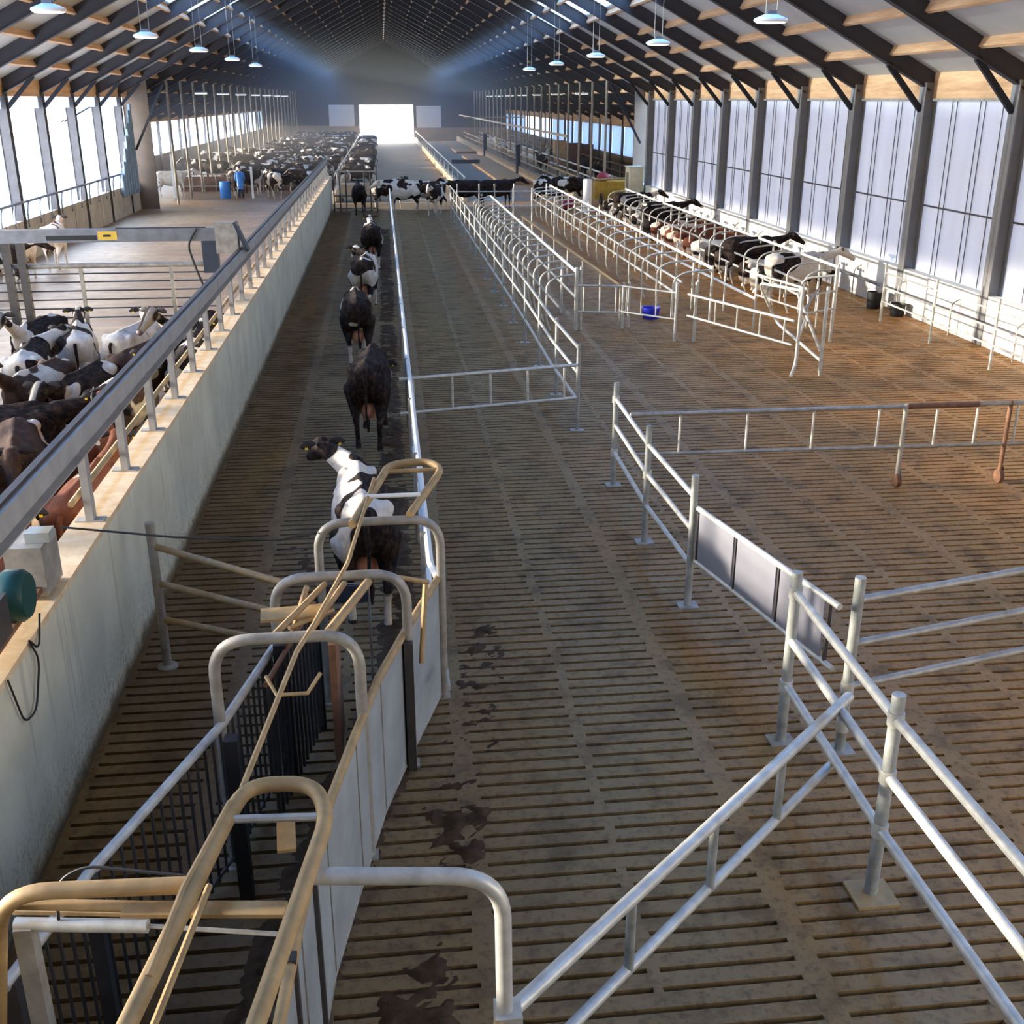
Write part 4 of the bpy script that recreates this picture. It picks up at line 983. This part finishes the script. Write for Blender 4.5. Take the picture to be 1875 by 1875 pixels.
for (x, y, a, w) in ((11.7, 84, 5, .2), (14.0, 96, 0, .5), (11.7, 110, 178, .7), (11.6, 122, 2, .8), (14.0, 78, 3, .15), (13.9, 73.5, 180, .1)):
    cow(x, y, a, 'straight', 'cow standing in the far right pens', w, None, far=True, group='cows in the far right pens')

# ------------------------------------------------------------------ far left pen: feed fence, person, posts
ff = thing('feed_barrier', 'low red-brown boarded barrier with white rails across the far left pen', 'barrier', (-12.2, 69.6, 0))
MB().box(0, 9.2, .1, .16, .0, .85).build('boards', 'red_brown_boards', ff, smooth=False)
for z in (.3, 1.0): MB().tube([(0, 0, z), (9.2, 0, z)], .035, 8).build('rail', 'galvanised_dull', ff)
for i in range(14): MB().tube([(.7 * i, 0, 0), (.7 * i, 0, 1.05)], .03, 6).build('post', 'galvanised_dull', ff)
tag(MB().box(-.06, .06, -.06, .06, 0, 2.35).build('marker_post', 'white_paint', loc=(-11.75, 65.0, 0), smooth=False), 'white square post beside the almost white cow', 'post')
tag(MB().box(-.06, .06, -.06, .06, 0, 1.7).build('marker_post', 'white_paint', loc=(-7.4, 64.6, 0), smooth=False), 'white square post beside the person in blue', 'post')
def person(loc, rz):
    mb = MB()
    for sx in (-1, 1): mb.tube([(sx * .09, 0, .86), (sx * .10, .02, .48), (sx * .10, 0, .08), (sx * .10, .09, .03)], [.1, .07, .055, .05], 10)
    mb.loft([((0, 0, .82), .16, .1, PI / 2), ((0, 0, 1.0), .15, .1, PI / 2), ((0, .02, 1.25), .19, .11, PI / 2), ((0, .03, 1.42), .17, .09, PI / 2), ((0, .03, 1.48), .07, .06, PI / 2), ((0, .04, 1.56), .06, .06, PI / 2)], 14)
    mb.ell((0, .06, 1.66), (.078, .095, .115)); mb.ell((0, .15, 1.65), (.015, .02, .025), 6, 4)
    for sx in (-1, 1):
        mb.ell((sx * .08, .05, 1.66), (.014, .025, .035), 6, 4)
        mb.tube([(sx * .18, .03, 1.40), (sx * .24, .05, 1.15), (sx * .22, .22, .98)], [.055, .045, .032], 8)
        mb.ell((sx * .22, .27, .95), (.03, .045, .02), 8, 5)
        for q in range(4): mb.tube([(sx * .22 + (q - 1.5) * .016, .29, .95), (sx * .22 + (q - 1.5) * .018, .34, .935)], .009, 5)
        mb.tube([(sx * .19, .26, .95), (sx * .17, .30, .94)], .01, 5)
    me = bake(mb, 'person', .013); me.materials.clear(); me.materials.append(M['skin'])
    o = bpy.data.objects.new('person', me); C.objects.link(o); o.location = loc; o.rotation_euler = (0, 0, rz)
    tag(o, 'person in blue overalls and dark boots standing at the far left feed barrier', 'person')
    m2 = MB().loft([((0, 0, .55), .17, .11, PI / 2), ((0, 0, .84), .18, .12, PI / 2), ((0, 0, 1.02), .17, .12, PI / 2), ((0, .02, 1.25), .205, .125, PI / 2), ((0, .03, 1.43), .18, .1, PI / 2), ((0, .03, 1.49), .08, .07, PI / 2)], 14)
    for sx in (-1, 1): m2.tube([(sx * .18, .03, 1.41), (sx * .24, .05, 1.15), (sx * .22, .2, 1.0)], [.065, .056, .045], 8)
    m2.build('overalls', 'blue_cloth', o)
    m3 = MB()
    for sx in (-1, 1): m3.tube([(sx * .09, 0, .7), (sx * .10, .02, .48), (sx * .10, 0, .1), (sx * .10, .10, .045)], [.1, .082, .066, .06], 10)
    m3.build('boots', 'navy_cloth', o)
    MB().ell((0, .04, 1.72), (.085, .1, .075)).build('cap', 'navy_cloth', o)
person((-7.95, 63.8, 0), math.radians(10))
tag(MB().lathe([(.28, 0), (.3, .05), (.3, .85), (.27, .9)], (0, 0, 0), 16).build('drum', 'blue_cloth', loc=(-8.9, 64.6, 0)), 'pale blue drum left of the person in blue', 'drum')
mb = MB()
for i in range(12): mb.box(-12.22, -12.16 + .05 * (i % 2), 54.6 + .27 * i, 54.86 + .27 * i, .9, 1.9 + .28 * i)
tag(mb.build('folded_curtain', 'curtain_cloth', smooth=False), 'grey-blue folded curtain hanging at the far end of the left openings', 'curtain')
# barred gate at the end of the lane
bgt = thing('end_gate', 'high barred steel gate at the end of the walking lane, behind the last cow', 'gate', (-2.5, 56.0, 0))
for z in (.15, .45, .75, 1.9): MB().tube([(0, 0, z), (2.1, 0, z)], .035, 8).build('rail', 'galvanised_dull', bgt)
for x in (0, .3, .6, 1.5, 1.8, 2.1): MB().tube([(x, 0, 0), (x, 0, 1.95)], .03, 8).build('upright', 'rail_dark', bgt)
tr = thing('water_trough', 'pale grey trough across the alley behind the barred end gate', 'trough', (-2.4, 61.5, 0))
MB().box(0, 2.2, 0, .7, .2, .9).build('trough_body', 'grey_mat', tr, smooth=False); MB().box(.05, 2.15, .05, .65, .9, .93).build('rim', 'galvanised_dull', tr, smooth=False)
for x in (.1, 2.1): MB().box(x - .05, x + .05, .1, .6, 0, .2).build('leg', 'rail_dark', tr, smooth=False)

# far alley rails, beds
for (x, lb) in ((-2.75, 'long feed rail along the left side of the far alley'), (4.35, 'long feed rail along the right side of the far alley')):
    t_ = thing('feed_rail', lb, 'rail', (x, 61, 0))
    MB().box(-.1, .1, 0, 91, 0, .5).build('curb', 'coping', t_, smooth=False)
    MB().tube([(0, 0, 1.25), (0, 91, 1.25)], .045, 8).build('rail', 'galvanised', t_)
    for i in range(18): MB().tube([(0, 5 * i + 1, .5), (0, 5 * i + 1, 1.3)], .03, 6).build('post', 'galvanised_dull', t_)
b1 = thing('bedded_area', 'grey matted walkway and sand bed right of the far alley', 'bedding', (5.2, 62.5, 0))
MB().box(0, 2.2, 8, 84, 0, .06).build('grey_mat', 'grey_mat', b1, smooth=False)
MB().box(2.25, 4.3, 10, 46, 0, .22).build('sand_bed', 'sand_bed', b1)
MB().box(2.25, 4.3, 54, 84, 0, .22).build('sand_bed', 'sand_bed', b1)
MB().box(4.35, 4.6, 2, 86, 0, .75).build('curb', 'far_concrete', b1, smooth=False)
for y in (18, 44.5): MB().box(4.2, 4.5, y, y + .3, 0, 2.2).build('post', 'dark_cladding', b1, smooth=False)
MB().box(.3, 2.6, 30, 30.3, .3, .6).build('cross_barrier', 'dark_cladding', b1, smooth=False)
for j, x in enumerate((10.6, 12.6, 15.4)):
    t_ = thing('far_barrier', '%s of the three pale barriers running down the far right pens' % ('left', 'middle', 'right')[j] + '', 'barrier', (x, 62, 0))
    MB().box(-.12, .12, 0, 88, 0, .35).build('curb', 'coping', t_, smooth=False)
    for z in (.75, 1.2): MB().tube([(0, 0, z), (0, 88, z)], .05, 8).build('rail', ('dusty_tan_pipe', 'white_paint', 'rusty_steel')[j], t_)
    for i in range(16): MB().tube([(0, 5.5 * i, 0), (0, 5.5 * i, 1.25)], .04, 6).build('post', 'galvanised_dull', t_)
tag(MB().box(9.0, 16, 128, 128.1, 3.25, 3.4).box(10, 10.08, 62, 150, 3.25, 3.38).build('pipe_run', 'dusty_tan_pipe', smooth=False), 'pale service pipe hanging along the far right columns', 'pipe')
# objects at the right step-out
t_ = thing('hay_bale', 'large tan and brown straw bales stacked in the far right pen', 'bale', (13.3, 87.8, 0))
MB().box(0, .9, 0, 1.2, 0, 2.2).build('bale', 'bale_tan', t_, smooth=False); MB().box(.9, 2.2, .1, 1.3, 0, 2.0).build('bale', 'bale_brown', t_, smooth=False); MB().box(2.3, 3.1, .4, 1.6, 0, 1.9).build('bale', 'bale_brown', t_, smooth=False)
t_ = thing('feed_store', 'cream blotchy cabinet standing at the step of the right wall', 'cabinet', (13.0, 56.2, 0))
MB().box(-.6, .1, .2, 1.3, 0, 1.95).build('body', 'hut_cream', t_, smooth=False); MB().box(-.65, .15, .15, 1.35, 1.95, 2.0).build('lid', 'hut_cream', t_, smooth=False)
MB().box(-.62, -.6, .5, 1.0, .3, 1.7).build('door', 'grey_mat', t_, smooth=False)
t_ = thing('yellow_machine', 'yellow and red feeding machine behind the cubicles of the lying cows', 'machine', (10.9, 57.8, 0))
MB().box(0, 1.7, 0, 1.2, .3, 1.2).build('hopper', 'machine_yellow', t_, smooth=False)
MB().tube([(0, 0, 1.3), (1.7, 0, 1.35)], .06, 8).build('roller', 'dusty_tan_pipe', t_)
MB().ell((.5, .5, 1.4), (.35, .3, .25)).build('motor_cover', 'machine_red', t_)
for x in (.3, 1.4): MB().tube([(x - .05, 0, .3), (x + .05, 0, .3)], .3, 16).build('wheel', 'black_rubber', t_)
tag(MB().lathe([(.22, 0), (.22, 1.5), (.18, 1.55)], (0, 0, 0), 16).build('standing_tank', 'lamp_white', loc=(9.9, 54.6, 0)), 'white upright tank beside the yellow machine', 'tank')
tag(MB().ell((0, 0, .25), (.35, .25, .25)).ell((.3, .1, .5), (.2, .2, .2)).build('covered_pump', 'machine_red', loc=(9.0, 55.4, 0)), 'small dark red pump left of the white tank', 'pump')
# pen gate across at y 53 right of the lane
cr = fence('crossing_fence', 'light pipe fence across the far ends of the first cubicle rows', 'fence', [(3.3, 51.5), (8.2, 51.2)], (.6, 1.25), 'galvanised', .03,
      pts_posts=[(3.3, 51.5), (4.3, 51.45), (5.0, 51.4), (5.9, 51.35), (7.4, 51.3)], ph=1.6, pr=.035)
posts('passage_posts', 'three tall thin posts between the first two cubicle rows at their far end', [(5.1, 44.6), (5.85, 44.6), (6.1, 40.2)], 1.9, .03)
